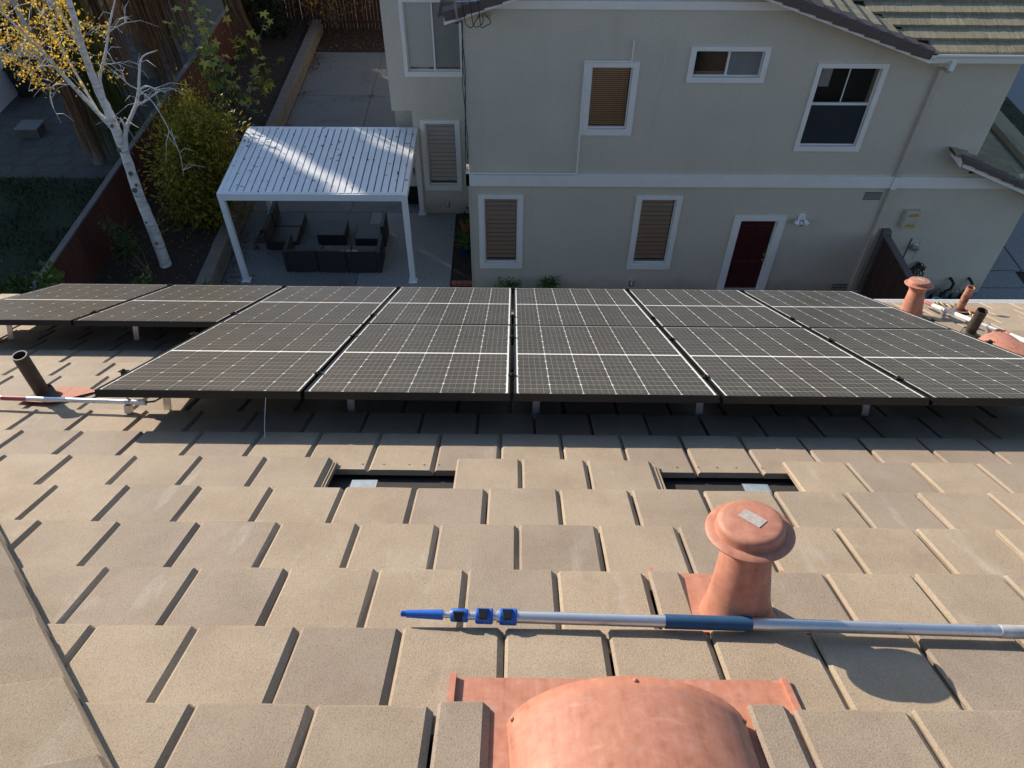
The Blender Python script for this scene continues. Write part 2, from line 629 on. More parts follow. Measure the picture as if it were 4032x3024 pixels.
def tile_mesh(k, w=TW, ribs=False):
    r = random.Random(k)
    lb, rb, le, re = .009, .019, .008, .016
    ys = [-TL, -TL + .02, -.013, -.004, 0]
    dz = [0, 0, 0, -.004, -.011]
    xs = [0, lb, w * .5, w - rb, w]
    ez = [-le, 0, 0.0006, 0, -re]
    mb = MB()
    V = []
    cl_, cr_ = r.choice((0, 0, .004, .012)), r.choice((0, 0, .005, .014))
    for j, y in enumerate(ys):
        for i, x in enumerate(xs):
            xx = x
            if j == 4:
                xx = min(max(x, .010 + cl_), w - .012 - cr_)
            if j == 3:
                xx = min(max(x, .003), w - .004)
            V.append((xx + r.uniform(-.0007, .0007), y + (r.uniform(-.0015, .0015) if j > 2 else 0), ez[i] + dz[j] + r.uniform(-.0005, .0005)))
    n = len(V)
    F = [(j * 5 + i, j * 5 + i + 1, (j + 1) * 5 + i + 1, (j + 1) * 5 + i) for j in range(4) for i in range(4)]
    bot = [(0, -TL, -TT), (w, -TL, -TT), (w - .006, -.002, -TT), (.006, -.002, -TT)]
    V += bot
    F.append((n + 3, n + 2, n + 1, n))
    F.append((0, n, n + 1, 4, 3, 2, 1))
    F.append((20, 21, 22, 23, 24, n + 2, n + 3))
    F.append((n, 0, 5, 10, 15, 20, n + 3))
    F.append((4, n + 1, n + 2, 24, 19, 14, 9))
    mb.add(V, F)
    if ribs:
        mb.box((w + .002, -TL + .05, -TT), (w + .028, -.03, -.022))
        mb.box((w + .006, -TL + .05, -.022), (w + .011, -.03, -.012))
        mb.box((w + .019, -TL + .05, -.022), (w + .024, -.03, -.012))
    return mb


def face_fix(me):
    import bmesh
    bm = bmesh.new()
    bm.from_mesh(me)
    bmesh.ops.recalc_face_normals(bm, faces=bm.faces)
    bm.to_mesh(me)
    bm.free()
    return me


tiles_v = [face_fix(tile_mesh(k).mesh('roof_tile', M_['tile'])) for k in range(6)]
tile_rib = face_fix(tile_mesh(3, ribs=True).mesh('roof_tile', M_['tile']))


def holed_tile(k):
    mb = tile_mesh(k)
    for x in (.06, .15, .24):
        mb.lathe([(.0045, 0), (.0045, .0008)], 8, T((x, -TL + .055, 0)))
    return mb


spots = []
for k in range(-4, 19):
    v = -2.05 + TE * k
    ph = (.112 + .1765 * k) % .3062
    for i in range(-24, 34):
        ur = ph + i * .3062
        if k == 5:
            ur -= .000 if i < -1 else (.028 if i > 0 else .03)
        u0 = ur - TW
        if ur < hip_u(v) or u0 > 9.3:
            continue
        spots.append((k, u0, v))

# pieces left out: two pairs lifted off, cut-outs at the vents
def skip(k, u0, v):
    uc = u0 + TW / 2
    if k == 5 and (-.84 < uc < -.25 or .69 < uc < 1.27):
        return True
    if k == 2 and .46 < uc < 1.0:          # under the round vent
        return True
    if k == 0 and -.06 < uc < .62:           # under the half-round vent
        return True
    if k == -1 and -.10 < uc < .68:
        return True
    return False


HPN = (MR.to_3x3() @ Vector((-.86, 1, 0))).cross(Vector((0, 0, 1))).normalized()      # across the hip, pointing to this slope
HPN = HPN if HPN.x > 0 else -HPN
HP0 = in_roof(hip_u(-1.18), -1.18, 0)


def hip_cut(mb, M):
    import bmesh
    me_ = face_fix(mb.mesh('roof_tile', M_['tile']))
    bm_ = bmesh.new()
    bm_.from_mesh(me_)
    Q = (MR @ M).inverted()
    bmesh.ops.bisect_plane(bm_, geom=bm_.verts[:] + bm_.edges[:] + bm_.faces[:], plane_co=Q @ HP0, plane_no=Q.to_3x3() @ HPN, clear_inner=True)
    bm_.to_mesh(me_)
    bm_.free()
    return me_


cand = []
for (k, u0, v) in spots:
    if skip(k, u0, v):
        continue
    c = in_roof(u0 + TW / 2, v - TE / 2, 0)
    px, py, z = project(c)
    hidden = (v - .1 > .1 and v - TE / 2 < 1.55 and u0 > -2.0 and u0 + TW < 3.25) or (v - .1 > 1.9 and v - TE / 2 < 3.6 and u0 > -4.6 and u0 + TW < 3.25)
    vis = z > .3 and -.06 < px < 1.06 and -.03 < py < 1.10 and not hidden
    cand.append(((1 / z ** 2) if vis else -z, k, u0, v))
cand.sort(reverse=True)
far = MB()
for q, (sc, k, u0, v) in enumerate(cand):
    M = T((u0 + random.uniform(-.0015, .0015), v + random.uniform(-.003, .003), random.uniform(-.0015, .0015))) @ Matrix.Rotation(AL + random.uniform(-.003, .003), 4, 'X') @ Matrix.Rotation(random.uniform(-.004, .004), 4, 'Z')
    if u0 < hip_u(v - TL) + .04:
        me = hip_cut(tile_mesh(random.randrange(9999)), M)
        put('roof_tile', me, roof, M)
    elif q < 270 and sc > 0:
        me = tiles_v[random.randrange(6)]
        if k == 5 and (-1.15 < u0 < -1.0 or .33 < u0 < .50):
            me = tile_rib
        put('roof_tile', me, roof, M)
    else:
        t = tile_mesh(random.randrange(9999))
        far.add(t.v, t.f, M)
me = face_fix(far.mesh('roof_tile_field', M_['tile_far']))
stuff(put('roof_tile_field', me, roof))
# nail holes in the heads laid bare at the openings
nh = MB()
for u in (-.70, -.60, -.48, -.41, -.34, .78, .88, .97, 1.06, 1.18):
    nh.lathe([(.0042, 0), (.0042, .0012)], 8, T((u, -.345, -.0295)))
# cut half tiles beside the vents
def cut_tile(u0, w, v):
    t = tile_mesh(int(u0 * 1000) % 97, w)
    me_ = face_fix(t.mesh('roof_tile', M_['tile']))
    put('roof_tile', me_, roof, T((u0, v, .001)) @ Matrix.Rotation(AL, 4, 'X'))


cut_tile(.472, .118, -1.359)
cut_tile(.835, .245, -1.359)
cut_tile(-.185, .135, -2.035)
cut_tile(.615, .11, -2.035)
cut_tile(-.25, .17, -2.39)
cut_tile(.66, .15, -2.39)
nh.build('nail_hole', M_['black'], roof, local=True)

# hip caps and the left-hand slope beyond the hip
hipdir = Vector((-.86, 1, 0)).normalized()
hd_w = (MR.to_3x3() @ hipdir).normalized()
S_, C_ = math.sin(math.radians(30.43)), math.cos(math.radians(30.43))
N2 = Vector((-S_, 0, C_))
D2 = Vector((-C_, 0, -S_))
X2 = Vector((0, 1, 0))
H0 = in_roof(hip_u(-1.18), -1.18, 0)
M2 = Matrix(((X2.x, D2.x, N2.x, H0.x), (X2.y, D2.y, N2.y, H0.y), (X2.z, D2.z, N2.z, H0.z), (0, 0, 0, 1)))
lf = MB()
hl = M2.inverted().to_3x3() @ hd_w
for k in range(-6, 14):
    v = .12 + TE * k
    for i in range(-16, 30):
        u0 = -i * .3062 + (k % 2) * .15
        lim = hl.x / hl.y * v
        if u0 < lim + .45 and u0 > lim - 5:
            t = tile_mesh(random.randrange(9999))
            lf.add(t.v, t.f, M2 @ T((u0, v, 0)) @ Matrix.Rotation(AL, 4, 'X'))
lf.v = [tuple(MR.inverted() @ Vector(p)) for p in lf.v]
import bmesh
me = face_fix(lf.mesh('side_tile_field', M_['tile_far']))
bm_ = bmesh.new()
bm_.from_mesh(me)
Q = MR.inverted()
bmesh.ops.bisect_plane(bm_, geom=bm_.verts[:] + bm_.edges[:] + bm_.faces[:], plane_co=Q @ HP0, plane_no=Q.to_3x3() @ HPN, clear_outer=True)
bm_.to_mesh(me)
bm_.free()
stuff(put('side_tile_field', me, roof))
dk2 = MB()
dk2.add([(hl.x / hl.y * -2.6, -2.6, -.09), (hl.x / hl.y * 4, 4, -.09), (-6, 4, -.09), (-6, -2.6, -.09)], [(0, 1, 2, 3)], MR.inverted() @ M2)
dk2.build('side_deck', M_['felt'], roof, local=True)

rR = (NN.cross(hd_w)).normalized()
if rR.x < 0:
    rR = -rR
rL = N2.cross(hd_w).normalized()
if rL.x > 0:
    rL = -rL
upv = (NN + N2).normalized()


def hip_cap(c, tone):
    """one V-shaped cap; c = distance along the hip of its lower end"""
    ln = .42
    V, F = [], []
    secs = []
    for s_, lift in ((c - ln, .028), (c - .012, .066), (c, .060)):
        p = H0 + hd_w * s_ + upv * lift
        wR, wL, th = .165, .165, .026
        e = .012 if s_ == c else 0
        top = [p + rR * (wR - e) - NN * .012, p + rR * (wR - .012 - e) + upv * .004, p + rR * .03 + upv * .044, p + upv * .054, p + rL * .03 + upv * .044, p + rL * (wL - .012 - e) + upv * .004, p + rL * (wL - e) - N2 * .012]
        bot = [p + rL * wL - N2 * (th + .022), p + rL * .02 - upv * th, p + rR * .02 - upv * th, p + rR * wR - NN * (th + .022)]
        secs.append(top + bot)
    n = 11
    for s_ in secs:
        V += s_
    for j in range(2):
        for i in range(n):
            F.append((j * n + i, j * n + (i + 1) % n, (j + 1) * n + (i + 1) % n, (j + 1) * n + i))
    F.append(tuple(range(n)))
    F.append(tuple(range(2 * n, 3 * n)))
    V = [MR.inverted() @ (p + Vector((random.uniform(-.001, .001),) * 3)) for p in V]
    put('hip_cap', face_fix(MB().add(V, F).mesh('hip_cap', M_['tile'])), roof)


for k in range(-6, 13):
    hip_cap(.17 + k * .352, k)

# fascia, gutter and wall of the house below the eave
ey = in_roof(0, V_EAVE, 0)
wl = MB()
wl.box((-6, -9, 0), (12.5, ey.y - .45, ey.z - .12))
wl.build('wall', M_['own_stucco'], own)
fb = MB()
fb.box((-6.6, ey.y - .05, ey.z - .26), (12.6, ey.y - .02, ey.z - .06))
fb.build('fascia', M_['white'], own)
gt = MB()
for sgn in range(1):
    gt.prism([(-6.6, ey.y - .015, ey.z - .20), (-6.6, ey.y + .075, ey.z - .20), (-6.6, ey.y + .11, ey.z - .085), (-6.6, ey.y + .10, ey.z - .085), (-6.6, ey.y + .068, ey.z - .19), (-6.6, ey.y - .015, ey.z - .19)], (19.2, 0, 0))
gt.build('gutter', M_['white'], own)
sf = MB()
sf.box((-6.4, ey.y - .45, ey.z - .14), (12.4, ey.y - .055, ey.z - .12))
sf.build('soffit', M_['white'], own)

# scraps of flashing in the two openings
for u, v, rz, lab in ((-.665, -.560, .03, 'shiny metal flashing scrap in the left gap of missing roof tiles'), (1.105, -.565, -.05, 'shiny metal flashing scrap in the right gap of missing roof tiles')):
    t = thing('flashing_strip', (0, 0, 0), lab, 'metal strip', None, MR @ T((u, v, -.066)) @ Matrix.Rotation(rz, 4, 'Z') @ Matrix.Rotation(.10, 4, 'X'))
    MB().add([(-.058, -.17, 0), (.058, -.17, 0), (.058, .09, 0), (-.058, .09, 0), (-.058, -.17, .0015), (.058, -.17, .0015), (.058, .09, .0015), (-.058, .09, .0015)],
             [(0, 3, 2, 1), (4, 5, 6, 7), (0, 1, 5, 4), (1, 2, 6, 5), (2, 3, 7, 6), (3, 0, 4, 7)]).build('sheet', M_['galv'], t, local=True)
    rb = MB()
    for i in range(9):
        rb.box((-.05 + i * .0115, -.165, .0015), (-.047 + i * .0115, .085, .0028))
    rb.build('corrugation', M_['galv'], t, local=True)

# ================================================================ solar panels
PW, PL, PH = 1.04, 1.7262, .040
GAP, ROWGAP = .02, .0113
PZ = .22


def octa(w, h, c, top):
    """half cell with two clipped corners, thin plate centred on its own origin"""
    x, y = w / 2, h / 2
    if top:
        p = [(-x, -y), (x, -y), (x, y - c), (x - c, y), (-x + c, y), (-x, y - c)]
    else:
        p = [(-x + c, -y), (x - c, -y), (x, -y + c), (x, y), (-x, y), (-x, -y + c)]
    m = MB()
    m.prism([(a, b, .0006) for a, b in p], (0, 0, -.0006))
    return face_fix(m.mesh('solar_cell', M_['cell']))


CW, CHH = .1642, .0784
cellA, cellB = octa(CW, CHH, .008, True), octa(CW, CHH, .008, False)
fr = MB()
LIP = .011
for a, b in (((0, 0, -PH), (PW, LIP, 0)), ((0, PL - LIP, -PH), (PW, PL, 0)), ((0, LIP, -PH), (LIP, PL - LIP, 0)), ((PW - LIP, LIP, -PH), (PW, PL - LIP, 0))):
    fr.box(a, b)
frame_me = fr.mesh('frame', M_['frame'])
bs_me = MB().box((LIP, LIP, -.009), (PW - LIP, PL - LIP, -.0035)).mesh('backsheet', M_['backsheet'])
rear_me = MB().box((LIP, LIP, -.0135), (PW - LIP, PL - LIP, -.0095)).mesh('shade_backing', M_['black'])  # black sheet added under the panel to cut bounce and deepen the shade below
cols = [PW / 2 + (i - 2.5) * .1665 for i in range(6)]
inner0, inner1 = LIP + .010, PL - LIP - .010
ch = (inner1 - inner0 - .022) / 20
ordn = ['first', 'second', 'third', 'fourth', 'fifth', 'sixth', 'seventh']
for row, (i0, i1) in enumerate(((-2, 3), (-4, 3))):
    for i in range(i0, i1):
        u = i * (PW + GAP) + GAP / 2
        v = row * (PL + ROWGAP)
        k = i - i0
        lab = '%s solar panel from the left in the %s row' % (ordn[k], 'near five-panel' if row == 0 else 'far seven-panel')
        p = thing('solar_panel', (0, 0, 0), lab, 'solar panel', 'solar panels on the tile roof', MR @ T((u, v, PZ + random.uniform(-.001, .001))))
        put('frame', frame_me, p)
        b = put('backsheet', bs_me, p)
        put('shade_backing', rear_me, p)
        for r in range(20):
            y = inner0 + (r + .5) * ch + (.022 if r >= 10 else 0)
            for x in cols:
                put('solar_cell', cellA if r % 2 else cellB, b, T((x, y, -.0033)))

# racking: four rails with feet and clamps
cl = MB()
cl.box((-.022, -.020, .002), (.022, .020, .007))
cl.box((-.008, -.020, -.05), (.008, .020, .002))
cl.lathe([(.009, .007), (.009, .016)], 6)
clamp_me = cl.mesh('clamp', M_['frame'])
ft = MB()
ft.box((-.020, -.004, -.03), (.020, .004, .150))
ft.box((-.020, -.05, -.03), (.020, -.004, -.024))
ft.lathe([(.008, 0), (.008, .012)], 6, T((0, -.004, .12)) @ Matrix.Rotation(math.pi / 2, 4, 'X'))
foot_me = ft.mesh('standoff_foot', M_['alu'])
for j, (v, i0, feet, lab) in enumerate(((.36, -2, (-1.93, -.9, .135, 1.05, 1.98, 2.9), 'aluminium mounting rail under the near edge of the near panel row'),
                                         (1.32, -2, (-1.9, 0, 1.9), 'aluminium mounting rail under the far end of the near panel row'),
                                         (2.06, -4, (-3.87, -2.9, -1.0, 1.0, 2.9), 'aluminium mounting rail under the near end of the far panel row'),
                                         (3.40, -4, (-3.9, -2, 0, 2), 'aluminium mounting rail under the eave edge of the far panel row'))):
    t = thing('mounting_rail', (0, 0, 0), lab, 'mounting rail', 'rails under the solar panels', MR @ T((0, v, 0)))
    ul, ur_ = i0 * (PW + GAP) + GAP / 2, 3 * (PW + GAP) - GAP / 2
    MB().box((ul - .04, -.018, .125), (ur_ + .04, .018, .178)).build('rail', M_['alu'] if j else M_['frame'], t, local=True)
    for i in range(i0, 4):
        uu = i * (PW + GAP)
        put('clamp', clamp_me, t, T((uu + (-.012 if i == i0 else .012 if i == 3 else 0), -.01, PZ)))
    for fu in feet:
        put('standoff_foot', foot_me, t, T((fu, .024, .0)))

# ================================================================ vents and pipes on the roof
def frame_axis(base, ax):
    z = Vector(ax).normalized()
    x = Vector((1, 0, 0))
    x = (x - z * x.dot(z)).normalized()
    y = z.cross(x)
    b = Vector(base)
    return Matrix(((x.x, y.x, z.x, b.x), (x.y, y.y, z.y, b.y), (x.z, y.z, z.z, b.z), (0, 0, 0, 1)))


def round_vent(u, v, ax, h, lab, flashing=True, sticker=True, s=1.0):
    t = thing('roof_vent', (0, 0, 0), lab, 'roof vent', None, MR @ T((u, v, 0)))
    A = frame_axis((0, 0, 0), ax)
    body = MB()
    body.lathe([(.120 * s, -.05), (.112 * s, -.012), (.104 * s, .02), (.094 * s, .06), (.089 * s, .10), (.070 * s, h - .075), (.066 * s, h - .07)], 36, A, cap0=False, cap1=True)
    body.build('stack', M_['terra'], t, local=True, smooth=True)
    nk = MB()
    nk.lathe([(.070 * s, h - .078), (.075 * s, h - .074), (.081 * s, h - .035), (.079 * s, h - .026)], 36, A)
    nk.build('collar', M_['terra'], t, local=True, smooth=True)
    cap = MB()
    cap.lathe([(.080 * s, h - .030), (.117 * s, h - .022), (.125 * s, h - .024), (.127 * s, h - .019), (.119 * s, h - .013), (.100 * s, h - .012), (.0965 * s, h - .004), (.097 * s, h + .008), (.091 * s, h + .018), (.078 * s, h + .021), (.001, h + .022)], 48, A, cap0=True, cap1=False)
    cap.build('rain_cap', M_['terra'], t, local=True, smooth=50)
    if sticker:
        st = MB()
        st.box((-.036, -.02, 0), (.036, .02, .0012), A @ T((.004, .006, h + .0225)) @ Matrix.Rotation(math.radians(-48), 4, 'Z'))
        st.build('sticker', M_['sticker'], t, local=True)
    if flashing:
        fl = MB()
        fl.box((-.235, -.09, -.026), (.235, .258, -.022))
        fl.box((-.235, .20, -.022), (-.218, .259, -.004))
        fl.box((.218, .20, -.022), (.235, .259, -.008))
        fl.build('flashing', M_['terra'], t, local=True)
        tb = MB()
        for sx in (-1, 1):
            tb.box((-.010, -.0015, 0), (.010, .0015, .03), A @ T((sx * .055, -.098, .0)) @ Matrix.Rotation(-.3, 4, 'X'))
        tb.build('clip', M_['galv'], t, local=True)
    return t


ax_v = Vector((-.02, -.105, .35))
round_vent(.712, -1.600, ax_v, .355, 'large terracotta-painted round vent standing behind the blue-gripped pole')
round_vent(3.74, 3.44, Vector((0, 0, 1)) * .5 + VERT * .5, .335, 'terracotta-painted round vent beyond the right end of the panels', True, True, 1.0)


def stack_pipe(u, v, r, h, m, lab, patch=None):
    t = thing('vent_pipe', (0, 0, 0), lab, 'vent pipe', None, MR @ T((u, v, 0)))
    A = frame_axis((0, 0, 0), VERT)
    p = MB()
    p.lathe([(r, -.10), (r, h), (r - .007, h), (r - .007, h - .12)], 28, A, cap0=False, cap1=True)
    p.build('pipe', m, t, local=True, smooth=True)
    b = MB()
    b.lathe([(r * 2.4, -.002), (r * 2.2, .006), (r * 1.5, .02), (r * 1.12, .055), (r * 1.02, .062)], 28, Matrix.Identity(4), cap0=False, cap1=False)
    b.build('boot', M_['abs'], t, local=True, smooth=True)
    if patch:
        q = MB()
        q.add([(-.12, -.10, .002), (.10, -.13, .002), (.26, .10, .006), (.10, .20, .002), (-.10, .16, .002)], [(0, 1, 2, 3, 4)])
        q.build('painted_flashing', M_['terra'], t, local=True)
    return t


stack_pipe(-2.74, .595, .040, .335, M_['abs'], 'sooty black vent pipe on the tiles left of the panels', True)
stack_pipe(3.79, 2.56, .042, .27, M_['abs'], 'sooty brown vent pipe at the right edge of the panels', False)
stack_pipe(4.34, 3.70, .036, .29, M_['rust'], 'faded terracotta vent pipe near the eave at right', True)


def half_round(u, v, w, ln, hgt, lab):
    """half-round hood lying on its flashing, open end down-slope"""
    t = thing('half_round_vent', (0, 0, 0), lab, 'roof vent', None, MR @ T((u, v, 0)))
    fl = MB()
    FM = T((0, .165, -.0150)) @ Matrix.Rotation(AL, 4, 'X')
    fl.box((-w * .5 - .155, -ln - .05, -.004), (w * .5 + .155, 0, 0), FM)
    fl.box((-w * .5 - .155, -ln, 0), (-w * .5 - .138, .001, .018), FM)
    fl.box((w * .5 + .138, -ln, 0), (w * .5 + .155, .001, .012), FM)
    fl.build('flashing', M_['terra'], t, local=True)
    hd = MB()
    n, m_ = 40, 16
    V, F = [], []
    for j in range(m_ + 1):
        s_ = j / m_
        y = -s_ * ln
        k_ = 1 - .78 * s_ ** 1.5
        ww = w * .5 * (1 - .12 * s_)
        for i in range(n + 1):
            a = math.pi * i / n
            V.append((-ww * math.cos(a), y, -.034 + hgt * k_ * math.sin(a) ** 1.22))
    for j in range(m_):
        for i in range(n):
            a = j * (n + 1) + i
            F.append((a, a + n + 1, a + n + 2, a + 1))
    hd.add(V, F)
    o = hd.build('hood', M_['terra'], t, local=True, smooth=True)
    md = o.modifiers.new('thickness', 'SOLIDIFY')
    md.thickness = .003
    md.offset = -1
    sc_ = MB()
    for i, y in ((20.5, -.018), (4, -.02), (36, -.02)):
        a = math.pi * i / n
        sc_.lathe([(.006, -.004), (.006, .002), (.003, .005)], 10, T((-w * .5 * math.cos(a), y, -.034 + hgt * math.sin(a) ** 1.22)) @ Matrix.Rotation(math.pi / 2 - a, 4, 'Y'))
    sc_.build('rivet', M_['terra'], t, local=True, smooth=True)
    return t


half_round(.298, -2.090, .61, .62, .152, 'wide half-round terracotta vent hood at the bottom of the picture')
half_round(3.78, 2.16, .40, .34, .15, 'half-round terracotta vent hood beside the right-hand panels')

# ---------------------------------------------------------------- telescopic pole
pa, pb = in_roof(-.330, -1.687, .030), in_roof(1.90, -1.768, .030)
dirp = (pb - pa).normalized()
pole = thing('telescopic_pole', pa, 'silver telescopic pole with blue tip, blue clamps and dark blue grip', 'pole')


def on(s):
    return pa + dirp * s


def seg_(name, s0, s1, r0, r1, m, n=20):
    return MB().tube([on(s0), on(s1)], [r0, r1], n).build(name, m, pole, smooth=True)


seg_('thread_tip', 0, .018, .0065, .0075, M_['blue'])
th = MB()
for k in range(4):
    th.tube([on(.002 + k * .0045), on(.0045 + k * .0045)], .0095, 16)
th.build('thread', M_['blue'], pole)
seg_('cone', .018, .128, .0115, .0155, M_['blue'])
seg_('inner_tube', .128, .22, .0095, .0095, M_['pole'])
seg_('middle_tube', .20, .34, .0125, .0125, M_['pole'])
seg_('outer_tube', .29, 2.1, .0185, .0185, M_['pole'], 28)
seg_('end_sleeve', 1.77, 2.1, .0198, .0198, M_['sleeve'], 24)
side = NN.cross(dirp).normalized()
for k, s0 in enumerate((.151, .226, .298)):
    c = MB()
    r_ = (.020, .0235, .025)[k]
    c.tube([on(s0), on(s0 + .004), on(s0 + .049), on(s0 + .053)], [r_ * .85, r_, r_, r_ * .85], 20)
    cc = c.build('clamp_collar', M_['blue'], pole, smooth=True)
    lv = MB()
    f = (NN * .75 - DN * .66).normalized() if k else (NN * .35 - DN * .93).normalized()
    g = dirp.cross(f)
    ctr = on(s0 + .024) + f * (r_ - .004)
    def P(a, b, h_):
        return ctr + dirp * a + g * b + f * h_
    lv.add([P(-.017, -.016, 0), P(.017, -.016, 0), P(.011, .016, 0), P(-.011, .016, 0), P(-.015, -.014, .008), P(.015, -.014, .008), P(.009, .013, .007), P(-.009, .013, .007)],
           [(0, 1, 2, 3), (4, 5, 6, 7), (0, 1, 5, 4), (1, 2, 6, 5), (2, 3, 7, 6), (3, 0, 4, 7)])
    o = lv.build('lever', M_['black'], pole)
    face_fix(o.data)
seg_('grip', .792, 1.048, .0215, .0215, M_['bluegrip'], 28)

# ---------------------------------------------------------------- conduits
def conduit(pts, r, lab, reds, clamps, name='conduit_run'):
    t = thing(name, in_roof(*pts[0]), lab, 'conduit')
    MB().tube([in_roof(*p) for p in pts], r, 16).build('pipe', M_['pole'], t, smooth=True)
    a, b = Vector(pts[0]), Vector(pts[-1])
    for s0, s1, m in reds:
        MB().tube([in_roof(*a.lerp(b, s0)), in_roof(*a.lerp(b, s1))], r * 1.05, 16).build('warning_label' if m == 'redlabel' else 'paper_label', M_[m], t, smooth=True)
    for s0 in clamps:
        c = a.lerp(b, s0)
        q = MB()
        q.box((-.016, -.020, .0), (.016, .020, c.z - r * 1.3), MR @ T((c.x, c.y, 0)))
        q.build('support_block', M_['galv'], t)
        d = (b - a).normalized()
        st = MB()
        st.tube([in_roof(*(c - d * .012)), in_roof(*(c + d * .012))], r * 1.28, 14)
        st.build('strap', M_['galv'], t, smooth=True)
        MB().box((-.005, -.005, 0), (.005, .005, r * 2.1), MR @ T((c.x, c.y, c.z))).build('bolt', M_['galv'], t)
    return t


cL = conduit([(-3.25, .385, .062), (-2.035, .300, .062)], .0135, 'thin silver conduit with red label lying left of the panels', [(.345, .465, 'redlabel'), (.80, .85, 'whitelabel')], (.94,))
MB().tube([in_roof(-2.05, .300, .062), in_roof(-2.005, .297, .062)], .017, 16).build('end_fitting', M_['whitelabel'], cL, smooth=True)
for k in range(2):
    MB().tube([in_roof(-2.01, .297, .062), in_roof(-1.97, .32 + .01 * k, .060), in_roof(-1.92, .37 + .02 * k, .085), in_roof(-1.86, .44, .13)], .0045, 6).build('cable', M_['black'], cL)
conduit([(4.045, 3.95, .07), (3.90, 1.75, .07)], .017, 'white conduit with red labels running toward the eave at right', [(.10, .17, 'redlabel'), (.17, .5, 'whitelabel'), (.70, .78, 'redlabel'), (.78, .95, 'whitelabel')], (.27, .63))
# rope twisted around the conduit
rp = []
key = [(4.33, 4.13, .012), (4.36, 3.95, .012), (4.40, 3.65, .012), (4.27, 3.30, .012), (4.20, 3.10, .014), (4.12, 2.80, .02), (4.03, 2.50, .05), (3.93, 2.30, .09), (3.90, 2.15, .03), (3.93, 2.0, .02), (3.98, 1.8, .02)]
for a, b in zip(key, key[1:]):
    for s in range(8):
        rp.append(Vector(a).lerp(Vector(b), s / 8))
rp = [sum((rp[min(max(i + k, 0), len(rp) - 1)] for k in range(-3, 4)), Vector()) / 7 for i in range(len(rp))]
rope = thing('rope', in_roof(*key[0]), 'yellow and black braided rope lying over the white conduit', 'rope')
for q, m in ((0, 'rope_y'), (1, 'rope_k')):
    pth = []
    for i, p in enumerate(rp):
        for s in range(2):
            pp = p.lerp(rp[min(i + 1, len(rp) - 1)], s / 2)
            a = (i * 2 + s) * .9 + q * math.pi
            pth.append(in_roof(pp.x + .005 * math.cos(a), pp.y, pp.z + .005 * math.sin(a)))
    MB().tube(pth, .0062, 6).build('strand', M_[m], rope)

# loose wire hanging from the edge of the second panel
hw_ = thing('hanging_wire', in_roof(-1.245, -.004, .18), 'thin pale wire hanging from the near edge of the panels', 'wire')
MB().tube([in_roof(-1.245, -.006, .19), in_roof(-1.247, -.03, .12), in_roof(-1.245, -.06, .05), in_roof(-1.238, -.09, .004)], .0008, 5).build('strand', M_['pole'], hw_)

# ================================================================ the neighbouring house
YW = 15.0
nb = thing('neighbour_house', (4, 15, 0), 'two-storey greige stucco house with white trim opposite the panels', 'house')


def wall_holes(mb, x0, x1, z0, z1, holes, y, dep=.16):
    xs = sorted({x0, x1, *[h[0] for h in holes], *[h[1] for h in holes]})
    zs = sorted({z0, z1, *[h[2] for h in holes], *[h[3] for h in holes]})
    for a, b in zip(xs, xs[1:]):
        for c, d in zip(zs, zs[1:]):
            mx, mz = (a + b) / 2, (c + d) / 2
            if any(h[0] < mx < h[1] and h[2] < mz < h[3] for h in holes):
                continue
            mb.add([(a, y, c), (b, y, c), (b, y, d), (a, y, d)], [(0, 1, 2, 3)])
    for a, b, c, d in holes:
        mb.add([(a, y, c), (b, y, c), (b, y, d), (a, y, d), (a, y + dep, c), (b, y + dep, c), (b, y + dep, d), (a, y + dep, d)],
               [(0, 4, 5, 1), (1, 5, 6, 2), (2, 6, 7, 3), (3, 7, 4, 0)])


# window table: outer trim rect, glazed rect
WINS = {
    'w1': ((-.68, .34, .76, 2.79), (-.53, .19, .93, 2.68)),
    'w2': ((2.88, 3.92, .75, 2.79), (3.03, 3.77, .93, 2.68)),
    'wu': ((1.51, 2.57, 4.27, 5.82), (1.66, 2.42, 4.43, 5.69)),
    'ws': ((3.53, 5.08, 5.42, 6.13), (3.66, 4.95, 5.55, 6.02)),
    'wr': ((6.08, 7.48, 3.93, 5.82), (6.20, 7.35, 4.07, 5.70)),
}
DOOR = (5.35, 6.22, .10, 2.16)


def gable(x):
    return min(6.80 + .3333 * (x + .86), 6.10 + .3333 * (7.96 - x)) if x < 7.96 else 6.10


wm = MB()
wall_holes(wm, -.86, 10.08, -.1, 5.9, [(g[0] - .03, g[1] + .03, g[2] - .03, g[3] + .03) for k_, (o_, g) in WINS.items() if k_ != 'ws'] + [DOOR], YW)
# upper band with the small slider and the gable above
wm2 = MB()
g = WINS['ws'][1]
h_ = (g[0] - .03, g[1] + .03, g[2] - .03, g[3] + .03)
wm.v, wm.f = [], []
wall_holes(wm, -.86, 10.08, -.1, 6.10, [(g[0] - .03, g[1] + .03, g[2] - .03, g[3] + .03) for k_, (o_, g) in WINS.items()] + [DOOR], YW)
pk = (7.96 - .86 + (6.10 - 6.80) / .3333) / 2
wm.add([(-.86, YW, 6.10), (7.96, YW, 6.10), (pk, YW, gable(pk)), (-.86, YW, gable(-.86))], [(0, 1, 2, 3)])
wm.add([(-.86, YW, -.1), (-.86, YW, 6.8), (-.86, 42, 6.8), (-.86, 42, -.1)], [(0, 1, 2, 3)])
wm.add([(10.08, YW, -.1), (10.08, YW, 6.1), (10.08, 42, 6.1), (10.08, 42, -.1)], [(3, 2, 1, 0)])
wm.build('wall', M_['stucco'], nb)
lw = MB()
lw.add([(10.08, YW, -.1), (11.77, YW, -.1), (11.77, YW, 3.4), (10.08, YW, 3.4)], [(0, 1, 2, 3)])
